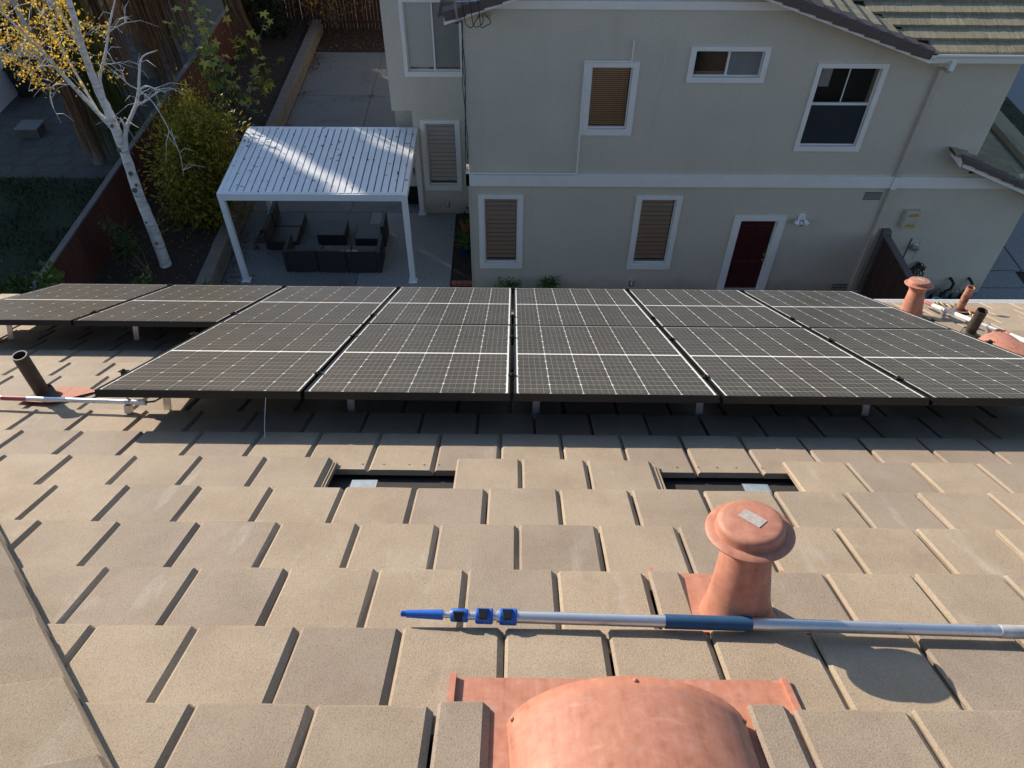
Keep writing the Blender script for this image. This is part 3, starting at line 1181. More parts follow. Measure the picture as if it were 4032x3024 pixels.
lw.add([(11.77, YW, -.1), (11.77, 26, -.1), (11.77, 26, 3.3), (11.77, YW, 3.3)], [(0, 1, 2, 3)])
lw.build('ground_floor_wall', M_['stucco'], nb)
bd = MB()
bd.box((-.93, YW - .055, 3.05), (8.46, YW, 3.325))
bd.box((8.46, YW - .053, 3.05), (11.3, YW, 3.325))
bd.box((-.93, YW - .055, 3.05), (-.86, YW + .4, 3.325))
bd.build('belly_band', M_['white'], nb)
tb = MB()
tb.box((-.30, YW - .045, 6.815), (5.25, YW, 6.965))
tb.build('gable_trim', M_['white'], nb)


def window(key, y, glaz=None, outer=None, style='shade', parent=nb):
    """white vinyl frame (the part) with trim, pane, covering as its pieces"""
    if outer is None:
        outer, glaz = WINS[key]
    x0, x1, z0, z1 = glaz
    a0, a1, b0, b1 = outer
    fy = y + .035
    fm = MB()
    e = .028
    for A_, B_ in (((x0 - e, fy, z0 - e), (x1 + e, fy + .06, z0)), ((x0 - e, fy, z1), (x1 + e, fy + .06, z1 + e)), ((x0 - e, fy, z0), (x0, fy + .06, z1)), ((x1, fy, z0), (x1 + e, fy + .06, z1))):
        fm.box(A_, B_)
    mid = (x0 + x1) / 2
    zm = (z0 + z1) / 2
    if style in ('slider', 'big_slider'):
        fm.box((mid - .022, fy + .006, z0), (mid + .022, fy + .055, z1))
    if style == 'hung':
        fm.box((x0, fy + .006, zm - .025 + .07), (x1, fy + .055, zm + .025 + .07))
        fm.box((mid - .010, fy + .018, zm + .095), (mid + .010, fy + .04, z1))
        fm.box((mid - .006, fy + .034, z0), (mid + .006, fy + .05, zm + .045))
    f = fm.build('window', M_['vinyl'], parent)
    t = MB()
    o = .035
    t.box((a0, y - o, z1 + e), (a1, y + .002, b1))
    t.box((a0, y - o - .003, b0), (a1, y + .002, z0 - e))
    t.box((a0, y - o, z0 - e), (x0 - e, y + .002, z1 + e))
    t.box((x1 + e, y - o, z0 - e), (a1, y + .002, z1 + e))
    t.build('window_trim', M_['white'], f)
    MB().box((x0, fy + .026, z0), (x1, fy + .030, z1)).build('pane', M_['glass'], f)
    bx = MB()
    bx.add([(x0 - .02, fy + .22, z0 - .02), (x1 + .02, fy + .22, z0 - .02), (x1 + .02, fy + .22, z1 + .02), (x0 - .02, fy + .22, z1 + .02)], [(0, 1, 2, 3)])
    bx.build('room_backing', M_['dark'], f)
    r = random.Random(int(x0 * 100))
    if style == 'shade':
        n = 14
        for i in range(n):
            zc = z0 + .04 + (z1 - z0 - .05) * (i + .5) / n
            s = MB()
            hw_ = (z1 - z0) / n * .515
            s.box((x0 + .022, -hw_, -.005), (x1 - .012, hw_, .005), T((0, fy + .085, zc)) @ Matrix.Rotation(math.radians(-76 + r.uniform(-1.5, 1.5)), 4, 'X'))
            s.build('shutter_slat', M_['shade'], f)
        MB().box((x0 + .002, fy + .05, z0), (x0 + .020, fy + .10, z1)).build('shutter_stile', M_['shade'], f)
    if style == 'blind':
        n = 30
        for i in range(n):
            zc = z0 + (z1 - z0) * (i + .5) / n
            s = MB()
            s.box((x0 + .012, -.022, -.0016), (x1 - .012, .022, .0016), T((0, fy + .095, zc)) @ Matrix.Rotation(math.radians(-62), 4, 'X'))
            s.build('blind_slat', M_['wood_blind'], f)
        for xx in (x0 + .13, x1 - .13):
            MB().box((xx - .004, fy + .062, z0 + .02), (xx + .004, fy + .064, z1)).build('blind_tape', M_['wood_blind'], f)
    if style == 'big_slider':
        for xa, xb, m in ((x0, mid - .022, 'cell_shade'), (mid + .022, x1, 'cell_shade_dk')):
            n = 56
            s = MB()
            V, F = [], []
            for i in range(n * 2 + 1):
                zz = z0 + .03 + (z1 - z0 - .03) * i / (2 * n)
                yy = fy + .075 + (.008 if i % 2 else 0)
                V += [(xa, yy, zz), (xb, yy, zz)]
            F = [(2 * i, 2 * i + 1, 2 * i + 3, 2 * i + 2) for i in range(2 * n)]
            s.add(V, F)
            s.build('cellular_shade', M_[m], f)
    if style == 'hung':
        MB().box((x0, fy + .008, z0), (x1, fy + .010, zm + .04)).build('insect_screen', M_['darkblue'], f)
        pq = MB()
        pq.box((x0 + .06, fy + .10, z1 - .42), (x0 + .26, fy + .105, z1 - .04))
        pq.build('paper_sheet', M_['cell_shade_dk'], f)
    if style == 'slider':
        MB().box((mid + .03, fy + .008, z0), (x1, fy + .010, z1)).build('insect_screen', M_['screen'], f)
    return f


window('w1', YW, style='shade')
window('w2', YW, style='shade')
window('wu', YW, style='blind')
window('ws', YW, style='slider')
window('wr', YW, style='hung')

# side door
d = MB()
x0, x1, z0, z1 = DOOR
d.box((x0 + .01, YW + .06, z0 + .02), (x1 - .01, YW + .10, z1 - .01))
door = d.build('door', M_['door'], nb)
pn = MB()
for (a, b, c, e) in ((.10, .40, .18, .85), (.47, .77, .18, .85), (.10, .40, 1.0, 1.88), (.47, .77, 1.0, 1.88)):
    pn.bbox((a, c, 0), (b, e, .012), .01, T((x0, YW + .06, z0)) @ Matrix.Rotation(math.pi / 2, 4, 'X'))
pn.build('door_panel', M_['door'], door)
tr = MB()
tr.box((x0 - .15, YW - .04, 0), (x0, YW + .002, z1 + .12))
tr.box((x1, YW - .04, 0), (x1 + .17, YW + .002, z1 + .12))
tr.box((x0, YW - .04, z1), (x1, YW + .002, z1 + .12))
tr.box((x0 - .0, YW + .002, z0), (x0 + .03, YW + .12, z1))
tr.box((x1 - .03, YW + .002, z0), (x1, YW + .12, z1))
tr.build('door_trim', M_['white'], door)
hw = MB()
for zz, r in ((.99, .032), (1.15, .028)):
    hw.lathe([(r, 0), (r, .012), (r * .5, .02), (r * .5, .035), (r * .85, .045), (r * .8, .06), (r * .3, .065)], 18, T((6.145, YW + .06, zz)) @ Matrix.Rotation(math.pi / 2, 4, 'X'))
hw.build('door_knob', M_['brass'], door, smooth=True)
sl = MB()
sl.box((x0 - .2, YW - .9, 0), (x1 + .2, YW - .005, .09))
sl.build('door_step', M_['concrete'], nb)

# rake boards, rake tiles, roof planes
YR = 14.5
PITCH = math.atan(.3333)
XL, XR = -1.19, 7.98


def rake_z(x):          # underside line of the barge board
    return min(6.70 + .3333 * (x + 1.18), 6.05 + .3333 * (7.96 - x))


xp = (7.96 - 1.18 + (6.05 - 6.70) / .3333) / 2
bb = MB()
for xa, xb in ((XL, xp), (xp, XR)):
    bb.prism([(xa, YR - .02, rake_z(xa)), (xb, YR - .02, rake_z(xb)), (xb, YR - .02, rake_z(xb) + .145), (xa, YR - .02, rake_z(xa) + .145)], (0, .04, 0))
bb.build('barge_board', M_['white'], nb)
so = MB()
for xa, xb in ((XL, xp), (xp, XR)):
    so.prism([(xa, YR + .021, rake_z(xa) + .06), (xb, YR + .021, rake_z(xb) + .06), (xb, YR + .021, rake_z(xb) + .085), (xa, YR + .021, rake_z(xa) + .085)], (0, YW - YR + .3, 0))
so.prism([(XR, YR + .06, 6.07), (12.6, YR + .06, 6.07), (12.6, YR + .06, 6.09), (XR, YR + .06, 6.09)], (0, YW - YR, 0))
so.build('soffit', M_['white'], nb)
# roof decks
rd = MB()
zt = lambda x: rake_z(x) + .16
XLe, XRe = -1.30, 8.02
ztL, ztR, ztP = zt(XL) - .3333 * .11, zt(XR) - .013, zt(xp)
rd.add([(XLe, YR + .02, ztL), (xp, YR + .02, ztP), (xp, 35, ztP), (XLe, 35, ztL)], [(0, 1, 2, 3)])
rd.add([(xp, YR + .02, ztP), (XRe, YR + .02, ztR), (XRe - 5.6, YR + .02 + 5.6, ztP), (xp, 35, ztP)], [(0, 1, 2, 3)])
ZG = ztR
rd.add([(XRe, YR + .02, ZG), (12.6, YR + .02, ZG), (12.6, YR + 5.62, ZG + .3333 * 5.6), (XRe - 5.6, YR + 5.62, ZG + .3333 * 5.6)], [(0, 1, 2, 3)])
rd.add([(XRe - 5.6, YR + 5.62, ZG + .3333 * 5.6), (12.6, YR + 5.62, ZG + .3333 * 5.6), (12.6, 43, ZG + 1.6), (XRe - 5.6, 43, ZG + 1.6)], [(0, 1, 2, 3)])
rd.add([(12.6, YR + .02, ZG), (12.6, 43, ZG - .1), (12.6, 43, ZG + 1.6), (12.6, YR + 5.62, ZG + .3333 * 5.6)], [(0, 1, 2, 3)])
nroof = rd.build('roof', M_['deck'], nb)


def shake(k, w=.30, ln=.43, th=.052):
    r = random.Random(k)
    m = MB()
    n = 6
    V = []
    for j, y in enumerate((0, ln)):
        for i in range(n + 1):
            V.append((w * i / n, y + (r.uniform(-.008, .008) if j == 0 else 0), -(j * 0) + r.uniform(-.002, .002)))
    for j, y in enumerate((0.004, ln)):
        for i in range(n + 1):
            V.append((w * i / n, y, -th))
    F = [(i, i + 1, n + 2 + i, n + 1 + i) for i in range(n)]
    b = 2 * (n + 1)
    F += [(b + i, b + n + 1 + i, b + n + 2 + i, b + i + 1) for i in range(n)]
    F += [(i, b + i, b + i + 1, i + 1) for i in range(n)]
    F += [(0, n + 1, b + n + 1, b), (n, b + n, b + 2 * n + 1, 2 * n + 1)]
    m.add(V, F)
    return face_fix(m.mesh('shake_tile', M_['shake']))


shakes = [shake(k) for k in range(5)]
# slope above the gutter: local y runs up the slope
MF = Matrix(((1, 0, 0, 0), (0, math.cos(PITCH), -math.sin(PITCH), YR), (0, math.sin(PITCH), math.cos(PITCH), ZG + .01), (0, 0, 0, 1)))
tilt = Matrix.Rotation(-math.radians(8.0), 4, 'X')
EXP = .355
for r_ in range(8):
    s0 = .02 + r_ * EXP
    yy = YR + s0 * math.cos(PITCH)
    xv = XRe - (yy - YR)
    x = xv + .03 - random.uniform(0, .2)
    while x < 12.3:
        if x + .2 > xv:
            put('shake_tile', shakes[random.randrange(5)], nroof, MW[nroof.name].inverted() @ MF @ T((x, s0, .066 + random.uniform(-.003, .003))) @ tilt)
        x += .304
# right-hand slope of the gable beside the rake: local x runs down the slope
MG = Matrix(((0, -math.cos(PITCH), math.sin(PITCH), XRe), (1, 0, 0, YR), (0, math.sin(PITCH), math.cos(PITCH), ZG + .01), (0, 0, 0, 1)))
for r_ in range(14):
    s0 = .04 + r_ * EXP
    for c_ in range(1, 7):
        y0 = c_ * .304 - .12 + (r_ % 2) * .15
        xw = XRe - s0 * math.cos(PITCH)
        if XRe - xw > y0 - .1 and y0 < s0 * .95 + .2:
            put('shake_tile', shakes[random.randrange(5)], nroof, MW[nroof.name].inverted() @ MG @ T((y0, s0, .066)) @ tilt)
# rake tiles along both rakes
def rake_tile(x, sgn):
    m = MB()
    c, s = math.cos(PITCH), math.sin(PITCH)
    L_ = .40
    M = Matrix(((c * sgn, 0, s * sgn, x), (0, 1, 0, YR), (-s, 0, c, zt(x) + .03), (0, 0, 0, 1)))
    M = M @ Matrix.Rotation(math.radians(-4.5) , 4, 'Y')
    m.add([(-L_, -.055, -.115), (0, -.055, -.115), (0, -.050, .055), (-L_, -.050, .055), (0, .16, .075), (-L_, .16, .075), (0, -.03, -.115), (0, -.02, .03), (0, .16, .05), (-L_, -.03, -.115), (-L_, -.02, .03), (-L_, .16, .05)],
          [(0, 1, 2, 3), (3, 2, 4, 5), (1, 6, 7, 2), (2, 7, 8, 4), (0, 3, 10, 9), (3, 5, 11, 10), (9, 10, 7, 6), (10, 11, 8, 7), (0, 9, 6, 1), (5, 4, 8, 11)], M)
    o = m.build('rake_tile', M_['rake'], nroof)
    face_fix(o.data)


M_['rake'] = mat('brown_rake_tile', (.115, .088, .078), .9, .2, 5, stretch=(1, 1, 1), fine=40, bmp=.4, bscale=60)
x = XR - .02
while x > 4.2:
    rake_tile(x, 1)
    x -= .33
x = XL + .0
for k in range(5):
    rake_tile(x, -1)
    x += .33

# gutter and fascia at right, downspout
gm = MB()
gm.box((XR - .01, YR - .005, 6.05), (12.6, YR + .03, 6.19))
gm.build('fascia', M_['white'], nb)
gu = MB()
gu.prism([(XR + .03, YR - .006, 6.125), (XR + .03, YR - .075, 6.125), (XR + .03, YR - .085, 6.17), (XR + .03, YR - .115, 6.22), (XR + .03, YR - .115, 6.255), (XR + .03, YR - .100, 6.255), (XR + .03, YR - .06, 6.15), (XR + .03, YR - .006, 6.15)], (4.6, 0, 0))
o = gu.build('gutter', M_['vinyl'], nb)
face_fix(o.data)
ds = MB()
ds.box((8.36, YR - .085, 5.93), (8.45, YR - .015, 6.125))
ds.build('gutter_outlet', M_['vinyl'], nb)
dp = MB()
dp.tube([(8.405, YR - .05, 5.95), (8.42, YR + .03, 5.88), (8.50, YW - .08, 5.76)], .035, 6)
dp.box((8.475, YW - .085, .16), (8.575, YW - .003, 5.76))
dp.build('downspout', M_['spout'], nb)
dw = MB()
dw.box((8.471, YW - .09, 3.04), (8.579, YW - .054, 3.335))
dw.build('downspout_band', M_['white'], nb)

# lower roof at the right corner
lr = MB()
xa, za, xb, zb = 9.52, 3.86, 13.2, 2.38
lr.prism([(xa, 14.5, za), (xb, 14.5, zb), (xb, 14.5, zb + .14), (xa, 14.5, za + .14)], (0, .04, 0))
lr.box((xa - .02, 14.5, za - .02), (xa + .02, 15.0, za + .12))
lr.build('lower_barge_board', M_['white'], nb)
l2 = MB()
l2.prism([(xa, 14.54, za + .10), (xb, 14.54, zb + .10), (xb, 14.54, zb + .16), (xa, 14.54, za + .16)], (0, 8.5, 0))
lroof = l2.build('lower_roof', M_['shake'], nb)
for k in range(8):
    f = k / 8.0
    x = xa + .34 + k * .335
    z = za - (za - zb) / (xb - xa) * (x - xa)
    p2 = math.atan((za - zb) / (xb - xa))
    c, s = math.cos(p2), math.sin(p2)
    M = Matrix(((c, 0, s, x), (0, 1, 0, 14.5), (-s, 0, c, z + .17), (0, 0, 0, 1))) @ Matrix.Rotation(math.radians(-4), 4, 'Y')
    m = MB()
    m.add([(-.38, -.05, -.05), (0, -.05, -.05), (0, -.045, .045), (-.38, -.045, .045), (0, .15, .06), (-.38, .15, .06), (0, .15, .03), (-.38, .15, .03)], [(0, 1, 2, 3), (3, 2, 4, 5), (1, 6, 4, 2), (0, 3, 5, 7), (0, 7, 6, 1), (5, 4, 6, 7)], M)
    face_fix(m.build('rake_tile', M_['rake'], lroof).data)
for k in range(9):
    for j in range(5):
        x = xa + .3 + k * .34
        z = za - (za - zb) / (xb - xa) * (x - xa)
        M = Matrix(((0, -c, s, x), (1, 0, 0, 14.68 + j * .61 + (k % 2) * .15), (0, s, c, z + .205), (0, 0, 0, 1)))
        put('shake_tile', shakes[(k + j) % 5], lroof, MW[lroof.name].inverted() @ M @ T((0, 0, 0)) @ tilt)
        put('shake_tile', shakes[(k + j + 2) % 5], lroof, MW[lroof.name].inverted() @ M @ T((.305, 0, 0)) @ tilt)
# wall vents (louvres)
def louvre(xa, xb, za, zb, n):
    f = MB()
    for i in range(n + 1):
        zz = za + (zb - za) * i / n
        f.box((xa, YW - .014, zz - .010), (xb, YW, zz + .006))
    o = f.build('wall_louvre', M_['stucco'], nb)
    MB().box((xa, YW - .003, za), (xb, YW - .001, zb)).build('louvre_gap', M_['dark'], o)


louvre(7.98, 8.37, 2.72, 2.93, 4)
louvre(8.05, 8.44, .12, .32, 4)
# surface conduit over the wall
cp = MB()
yy = YW - .022
for a, b in (((2.40, 6.20), (2.40, 5.845)), ((2.40, 5.845), (1.49, 5.845)), ((1.49, 5.845), (1.49, 3.37)), ((1.49, 3.37), (-.92, 3.37))):
    q = -.06 if b[1] > 4 or a[1] > 4.2 else 0
    cp.tube([(a[0], yy - .03, a[1]), (b[0], yy - .03, b[1])], .017, 8)
cp.lathe([(.024, -.03), (.026, .03)], 10, T((2.40, yy - .01, 6.22)))
cp.build('surface_conduit', M_['vinyl'], nb, smooth=True)
# coax cables down the corner
cb = MB()
for k in range(3):
    pts = [(-.98 + .02 * k, 14.5, 6.72)]
    for i in range(15):
        z = 6.6 - i * (3.2 / 14)
        pts.append((-.905 + .014 * k + .02 * math.sin(i * .9 + k * 2), YW - .03 - .01 * k, z))
    cb.tube(pts, .007, 6)
cb.build('coax_cable', M_['black'], nb, smooth=True)
crn = MB()
crn.box((-.885, YW - .02, -.1), (-.845, YW + .02, 3.05))
crn.build('corner_bead', M_['spout'], nb)

# ---- recessed left part of the house
YB = 18.36
rw = MB()
o1, g1 = (-2.26, -1.25, .80, 2.82), (-2.11, -1.39, .97, 2.71)
o2, g2 = (-2.52, -1.10, 3.96, 5.74), (-2.40, -1.17, 4.11, 5.66)
e = .03
wall_holes(rw, -2.44, -.86, -.1, 3.07, [(g1[0] - e, g1[1] + e, g1[2] - e, g1[3] + e)], YB)
wall_holes(rw, -2.94, -.86, 3.07, 7.4, [(g2[0] - e, g2[1] + e, g2[2] - e, g2[3] + e)], YB)
rw.add([(-2.44, YB, -.1), (-2.44, YB, 3.07), (-2.44, YB + .5, 3.07), (-2.44, YB + .5, -.1)], [(0, 1, 2, 3)])
rw.add([(-2.94, YB, 3.07), (-2.44, YB, 3.07), (-2.44, 26, 3.07), (-2.94, 26, 3.07)], [(0, 1, 2, 3)])
rw.add([(-2.94, YB, 3.07), (-2.94, YB, 7.4), (-2.94, 26, 7.4), (-2.94, 26, 3.07)], [(0, 1, 2, 3)])
rw.add([(-2.95, YB + .5, -.1), (-.9, YB + .5, -.1), (-.9, YB + .5, 3.07), (-2.95, YB + .5, 3.07)], [(0, 1, 2, 3)])
rw.build('recessed_wall', M_['stucco'], nb)
window('r1', YB, g1, o1, 'shade')
window('r2', YB, g2, o2, 'big_slider')
gd = MB()
gd.box((-2.95, YB + .45, .02), (-2.47, YB + .49, 2.1))
gdo = gd.build('glazed_door', M_['vinyl'], nb)
MB().box((-2.93, YB + .43, .06), (-2.50, YB + .448, .62)).build('lower_pane', M_['black'], gdo)
MB().box((-2.60, YB + .40, 1.0), (-2.58, YB + .448, 1.2)).build('handle', M_['black'], gdo)
ro = MB()
ro.prism([(-3.4, YB - .5, 7.0), (-3.4, 26.5, 7.0), (-3.4, 22.3, 8.5)], (2.6, 0, 0))
ro.build('rear_roof', M_['deck'], nb)

# ---- fittings on that house
def wall_box(name, x, z, lab, cat='outlet'):
    t = thing(name, (x, YW if x > -.9 else YB, z), lab, cat)
    y = YW if x > -.9 else YB
    MB().bbox((-.055, -.085, 0), (.055, .085, .045), .008, T((x, y, z)) @ Matrix.Rotation(math.pi / 2, 4, 'X')).build('cover', M_['galv'], t)
    MB().bbox((-.022, -.04, 0), (.022, .04, .012), .004, T((x, y - .045, z)) @ Matrix.Rotation(math.pi / 2, 4, 'X')).build('latch', M_['vinyl'], t)


wall_box('outlet_box', 3.05, .31, 'grey outdoor outlet box low on wall right of the shuttered windows')
wall_box('outlet_box', -1.68, .34, 'grey outdoor outlet box under the recessed window by the pergola')
fl = thing('floodlight', (6.73, YW, 2.24), 'white twin-head security floodlight beside the dark red door', 'floodlight')
fx, fz = 6.73, 2.26
RY = Matrix.Rotation(math.pi / 2, 4, 'X')
MB().lathe([(.085, 0), (.085, .03), (.07, .05)], 24, T((fx, YW, fz)) @ RY).build('base_plate', M_['vinyl'], fl, smooth=True)
for s in (-1, 1):
    M = T((fx + s * .10, YW - .10, fz - .08)) @ Matrix.Rotation(s * .7, 4, 'Z') @ Matrix.Rotation(math.radians(35), 4, 'X') @ RY
    h = MB().lathe([(.02, -.05), (.045, -.03), (.06, .05), (.062, .07)], 20, M).build('lamp_head', M_['vinyl'], fl, smooth=True)
    MB().tube([(fx + s * .03, YW - .04, fz), (fx + s * .09, YW - .08, fz - .06)], .016, 8).build('arm', M_['vinyl'], fl)
MB().bbox((-.035, -.05, 0), (.035, .05, .08), .015, T((fx, YW - .06, fz - .13)) @ RY).build('camera_body', M_['vinyl'], fl)
MB().lathe([(.02, 0), (.02, .004)], 16, T((fx, YW - .14, fz - .145)) @ RY).build('lens', M_['black'], fl)
eb = thing('utility_box', (9.22, YW, 2.25), 'cream utility box with two amber labels above the wooden gate', 'utility box')
MB().bbox((-.17, -.24, 0), (.17, .24, .13), .015, T((9.22, YW, 2.25)) @ RY).build('case', M_['cream'] if 'cream' in M_ else M_['white'], eb)
rr = random.Random(4)
for z0, h0 in ((2.36, .075), (2.08, .075)):
    for r_ in range(3):
        x = 9.12
        while x < 9.33:
            w_ = rr.uniform(.012, .03)
            MB().box((x, YW - .1335, z0 + r_ * .026), (x + w_, YW - .1305, z0 + r_ * .026 + .018)).build('label_mark', M_['amber'], eb)
            x += w_ + .008
em = thing('electric_meter', (9.7, YW, 1.4), 'round electric meter on a flush wall panel beside the gate', 'electric meter')
MB().box((9.50, YW - .022, 1.09), (9.91, YW, 1.68)).build('panel', M_['stucco'], em)
MB().box((9.712, YW - .024, 1.09), (9.718, YW - .021, 1.68)).build('seam', M_['black'], em)
MB().box((9.497, YW - .024, 1.09), (9.503, YW - .002, 1.68)).build('edge_seam', M_['black'], em)
MB().lathe([(.095, 0), (.095, .04), (.08, .045), (.08, .11), (.07, .13), (.03, .135)], 30, T((9.62, YW - .022, 1.46)) @ RY).build('meter_dome', M_['galv'], em, smooth=True)
MB().box((9.585, YW - .164, 1.465), (9.645, YW - .155, 1.48)).build('display', M_['black'], em)
hs = thing('garden_hose', (9.92, YW - .1, .74), 'tangled dark green hose hanging on the wall below the meter', 'hose')
pts = []
for i in range(150):
    a = i * .22
    r_ = .16 + .07 * math.sin(i * .37) + .04 * math.sin(i * 1.3)
    pts.append((9.93 + r_ * math.cos(a) * .8, YW - .06 - .035 * (i % 7) / 7 - .03 * math.sin(i * .5), .76 + r_ * math.sin(a)))
pts += [(10.02, YW - .06, .52), (10.08, YW - .05, .40), (10.02, YW - .06, .30), (10.05, YW - .05, .2)]
MB().tube(pts, .011, 6).build('hose_coil', M_['hose'] if 'hose' in M_ else M_['black'], hs, smooth=True)
MB().tube([(9.93, YW, .86), (9.93, YW - .13, .87)], .012, 8).build('hook', M_['galv'], hs)
for k, (bx_, lab) in enumerate(((10.9, 'black plumbing elbow and valve rising by the wall, nearer the gate'), (11.36, 'black plumbing elbow and valve rising by the wall corner'))):
    t = thing('backflow_valve', (bx_, YW - .1, 0), lab, 'plumbing')
    MB().tube([(bx_, YW, .50), (bx_, YW - .10, .50), (bx_ + .03, YW - .17, .46), (bx_ + .02, YW - .18, .30), (bx_ - .12, YW - .2, .24), (bx_ - .16, YW - .2, 0)], .035, 10).build('pipe', M_['black'], t, smooth=True)
    MB().lathe([(.055, -.07), (.06, -.03), (.05, 0), (.06, .03), (.055, .07)], 14, T((bx_ - .13, YW - .2, .17))).build('valve_body', M_['galv'] if k else M_['black'], t, smooth=True)
    MB().box((bx_ - .21, YW - .215, .24), (bx_ - .05, YW - .185, .26)).build('handle', M_['galv'], t)
t = thing('irrigation_manifold', (10.75, YW - .35, 0), 'dark irrigation manifold with looping wires at the wall foot', 'plumbing')
MB().tube([(10.35, YW - .3, .10), (11.3, YW - .3, .10)], .03, 10).build('pipe', M_['black'], t, smooth=True)
for k in range(4):
    xx = 10.45 + k * .24
    MB().lathe([(.05, 0), (.055, .06), (.04, .10), (.02, .14)], 14, T((xx, YW - .3, .10))).build('valve', M_['black'], t, smooth=True)
    MB().tube([(xx, YW - .3, .22), (xx + .05, YW - .28, .36), (xx + .14, YW - .26, .38), (xx + .20, YW - .28, .28), (xx + .24, YW - .3, .22)], .006, 6).build('wire', M_['black'], t)
t = thing('utility_bucket', (10.45, YW - .55, 0), 'grey plastic bucket on the ground beneath the irrigation valves', 'bucket')
MB().lathe([(.11, 0), (.14, .28), (.15, .29), (.135, .28), (.105, .02)], 20, T((10.45, YW - .62, 0))).build('body', M_['galv'], t, smooth=True)
MB().tube([(10.31, YW - .62, .27), (10.33, YW - .72, .24), (10.45, YW - .77, .22), (10.57, YW - .72, .24), (10.59, YW - .62, .27)], .006, 6).build('handle', M_['galv'], t)
def smooth_path(pts, n):
    P_ = [Vector(p) for p in pts]
    P_ = [P_[0] * 2 - P_[1]] + P_ + [P_[-1] * 2 - P_[-2]]
    out = []
    for i in range(1, len(P_) - 2):
        for s in range(n):
            u_ = s / n
            a, b, c, d = P_[i - 1:i + 3]
            out.append(.5 * ((2 * b) + (c - a) * u_ + (2 * a - 5 * b + 4 * c - d) * u_ ** 2 + (3 * b - a - 3 * c + d) * u_ ** 3))
    out.append(P_[-2])
    return out


# antenna bracket on the left rake
t = thing('antenna_mount', (-.9, 14.4, 6.8), 'grey steel antenna mast bracket with cables at the left roof corner', 'antenna mount')
MB().box((-1.02, YR - .035, 6.80), (-.86, YR - .021, 6.99)).build('base_plate', M_['galv'], t)
MB().tube([(-.94, YR - .07, 6.84), (-.955, YR - .10, 7.02), (-.96, YR - .10, 7.6)], .026, 10).build('mast', M_['galv'], t, smooth=True)
MB().tube([(-.95, YR - .10, 7.14), (-.60, YR - .06, 7.14), (-.30, YR + .02, 7.19)], .013, 8).build('strut', M_['galv'], t, smooth=True)
for k in range(3):
    xx = -.82 + k * .14
    MB().tube(smooth_path([(xx - .05, YR - .08, 7.5), (xx, YR - .09, 7.0), (xx + .03, YR - .08, 6.76 - .03 * k), (xx + .12, YR + .02, 6.64 + .02 * k), (xx + .2, YR + .15, 6.70), (-.50, YW - .12, 6.80)], 7), .0075, 6).build('cable', M_['black'], t, smooth=True)
for k in range(2):
    sb = MB().box((-.58 + k * .14, YW - .20, 6.72), (-.47 + k * .14, YW - .12, 6.92))
    for j in range(6):
        sb.box((-.575 + k * .14 + j * .017, YW - .222, 6.73), (-.568 + k * .14 + j * .017, YW - .20, 6.91))
    sb.build('switch_box', M_['galv'], t)

# ================================================================ yards
M_['hose'] = mat('dark_green_hose', (.012, .035, .016), .4, .2)
# patio slabs
def slab(x0, x1, y0, y1, m, name='patio_slab'):
    return MB().bbox((x0 + .006, y0 + .006, -.05), (x1 - .006, y1 - .006, .06), .008).build(name, M_[m], patio)


patio = struct(MB().box((-7.25, 9, -.06), (-1.4, 28.8, .02)).build('patio', M_['soil']))
for x0, x1, y0, y1, m in ((-7.2, -4.70, 25.31, 28.8, 'concrete'), (-4.70, -2.9, 25.31, 28.8, 'concrete'), (-7.2, -4.70, 21.8, 25.31, 'concrete'), (-4.70, -2.9, 21.8, 25.31, 'concrete'),
                          (-7.2, -4.4, 18.37, 21.8, 'concrete'), (-4.4, -2.45, 18.37, 21.8, 'concrete'), (-7.2, -3.82, 14.9, 18.37, 'concrete'), (-3.82, -1.45, 14.9, 18.37, 'concrete_new'),
                          (-7.2, -3.82, 11.4, 14.9, 'concrete'), (-3.82, -1.45, 11.4, 14.9, 'concrete_new')):
    slab(x0, x1, y0, y1, m)
dr = MB()
dr.lathe([(.11, 0), (.11, .004)], 20, T((-4.70, 25.31, .061)))
dr.build('drain_cover', M_['black'], patio)
sheet('planter_strip', -1.45, -.86, 9, 18.36, .03, M_['soil'])
sheet('side_yard', -.86, 8.6, 8, 15, .01, M_['soil'])
# raised bed
struct(MB().box((-10.1, 8, -.05), (-7.5, 31, .40)).build('raised_bed', M_['soil']))
sheet('rear_bed', -7.5, -2.5, 28.85, 31, .05, M_['soil'])
# neighbouring lawn and flagstones
sheet('lawn', -26, -10.2, 6, 20.1, .02, M_['lawn'])
flag = struct(MB().box((-26, 20.1, -.05), (-10.2, 40, .022)).build('flagstone_terrace', M_['ground']))
r = random.Random(5)
cells = []
fy = 20.15
while fy < 31:
    hgt = r.uniform(.45, .8)
    fx = -19.5 + r.uniform(-.3, .3)
    while fx < -10.4:
        wd = r.uniform(.5, 1.1)
        cells.append((fx, fy, wd, hgt))
        fx += wd
    fy += hgt
for (fx, fy, wd, hgt) in cells:
    cx, cy = fx + wd / 2, fy + hgt / 2
    n = r.choice((5, 6, 7))
    pts = []
    for i in range(n):
        a = 2 * math.pi * (i + r.uniform(-.25, .25)) / n
        sx, sy = math.cos(a), math.sin(a)
        q = min(1 / max(abs(sx), 1e-3), 1 / max(abs(sy), 1e-3)) * r.uniform(.80, .97)
        pts.append((cx + sx * q * wd / 2 + r.uniform(-.05, .05), cy + sy * q * hgt / 2 + r.uniform(-.05, .05), .012))
    MB().prism(pts, (0, 0, .013 + r.uniform(0, .006))).build('flagstone', M_['flag'], flag)
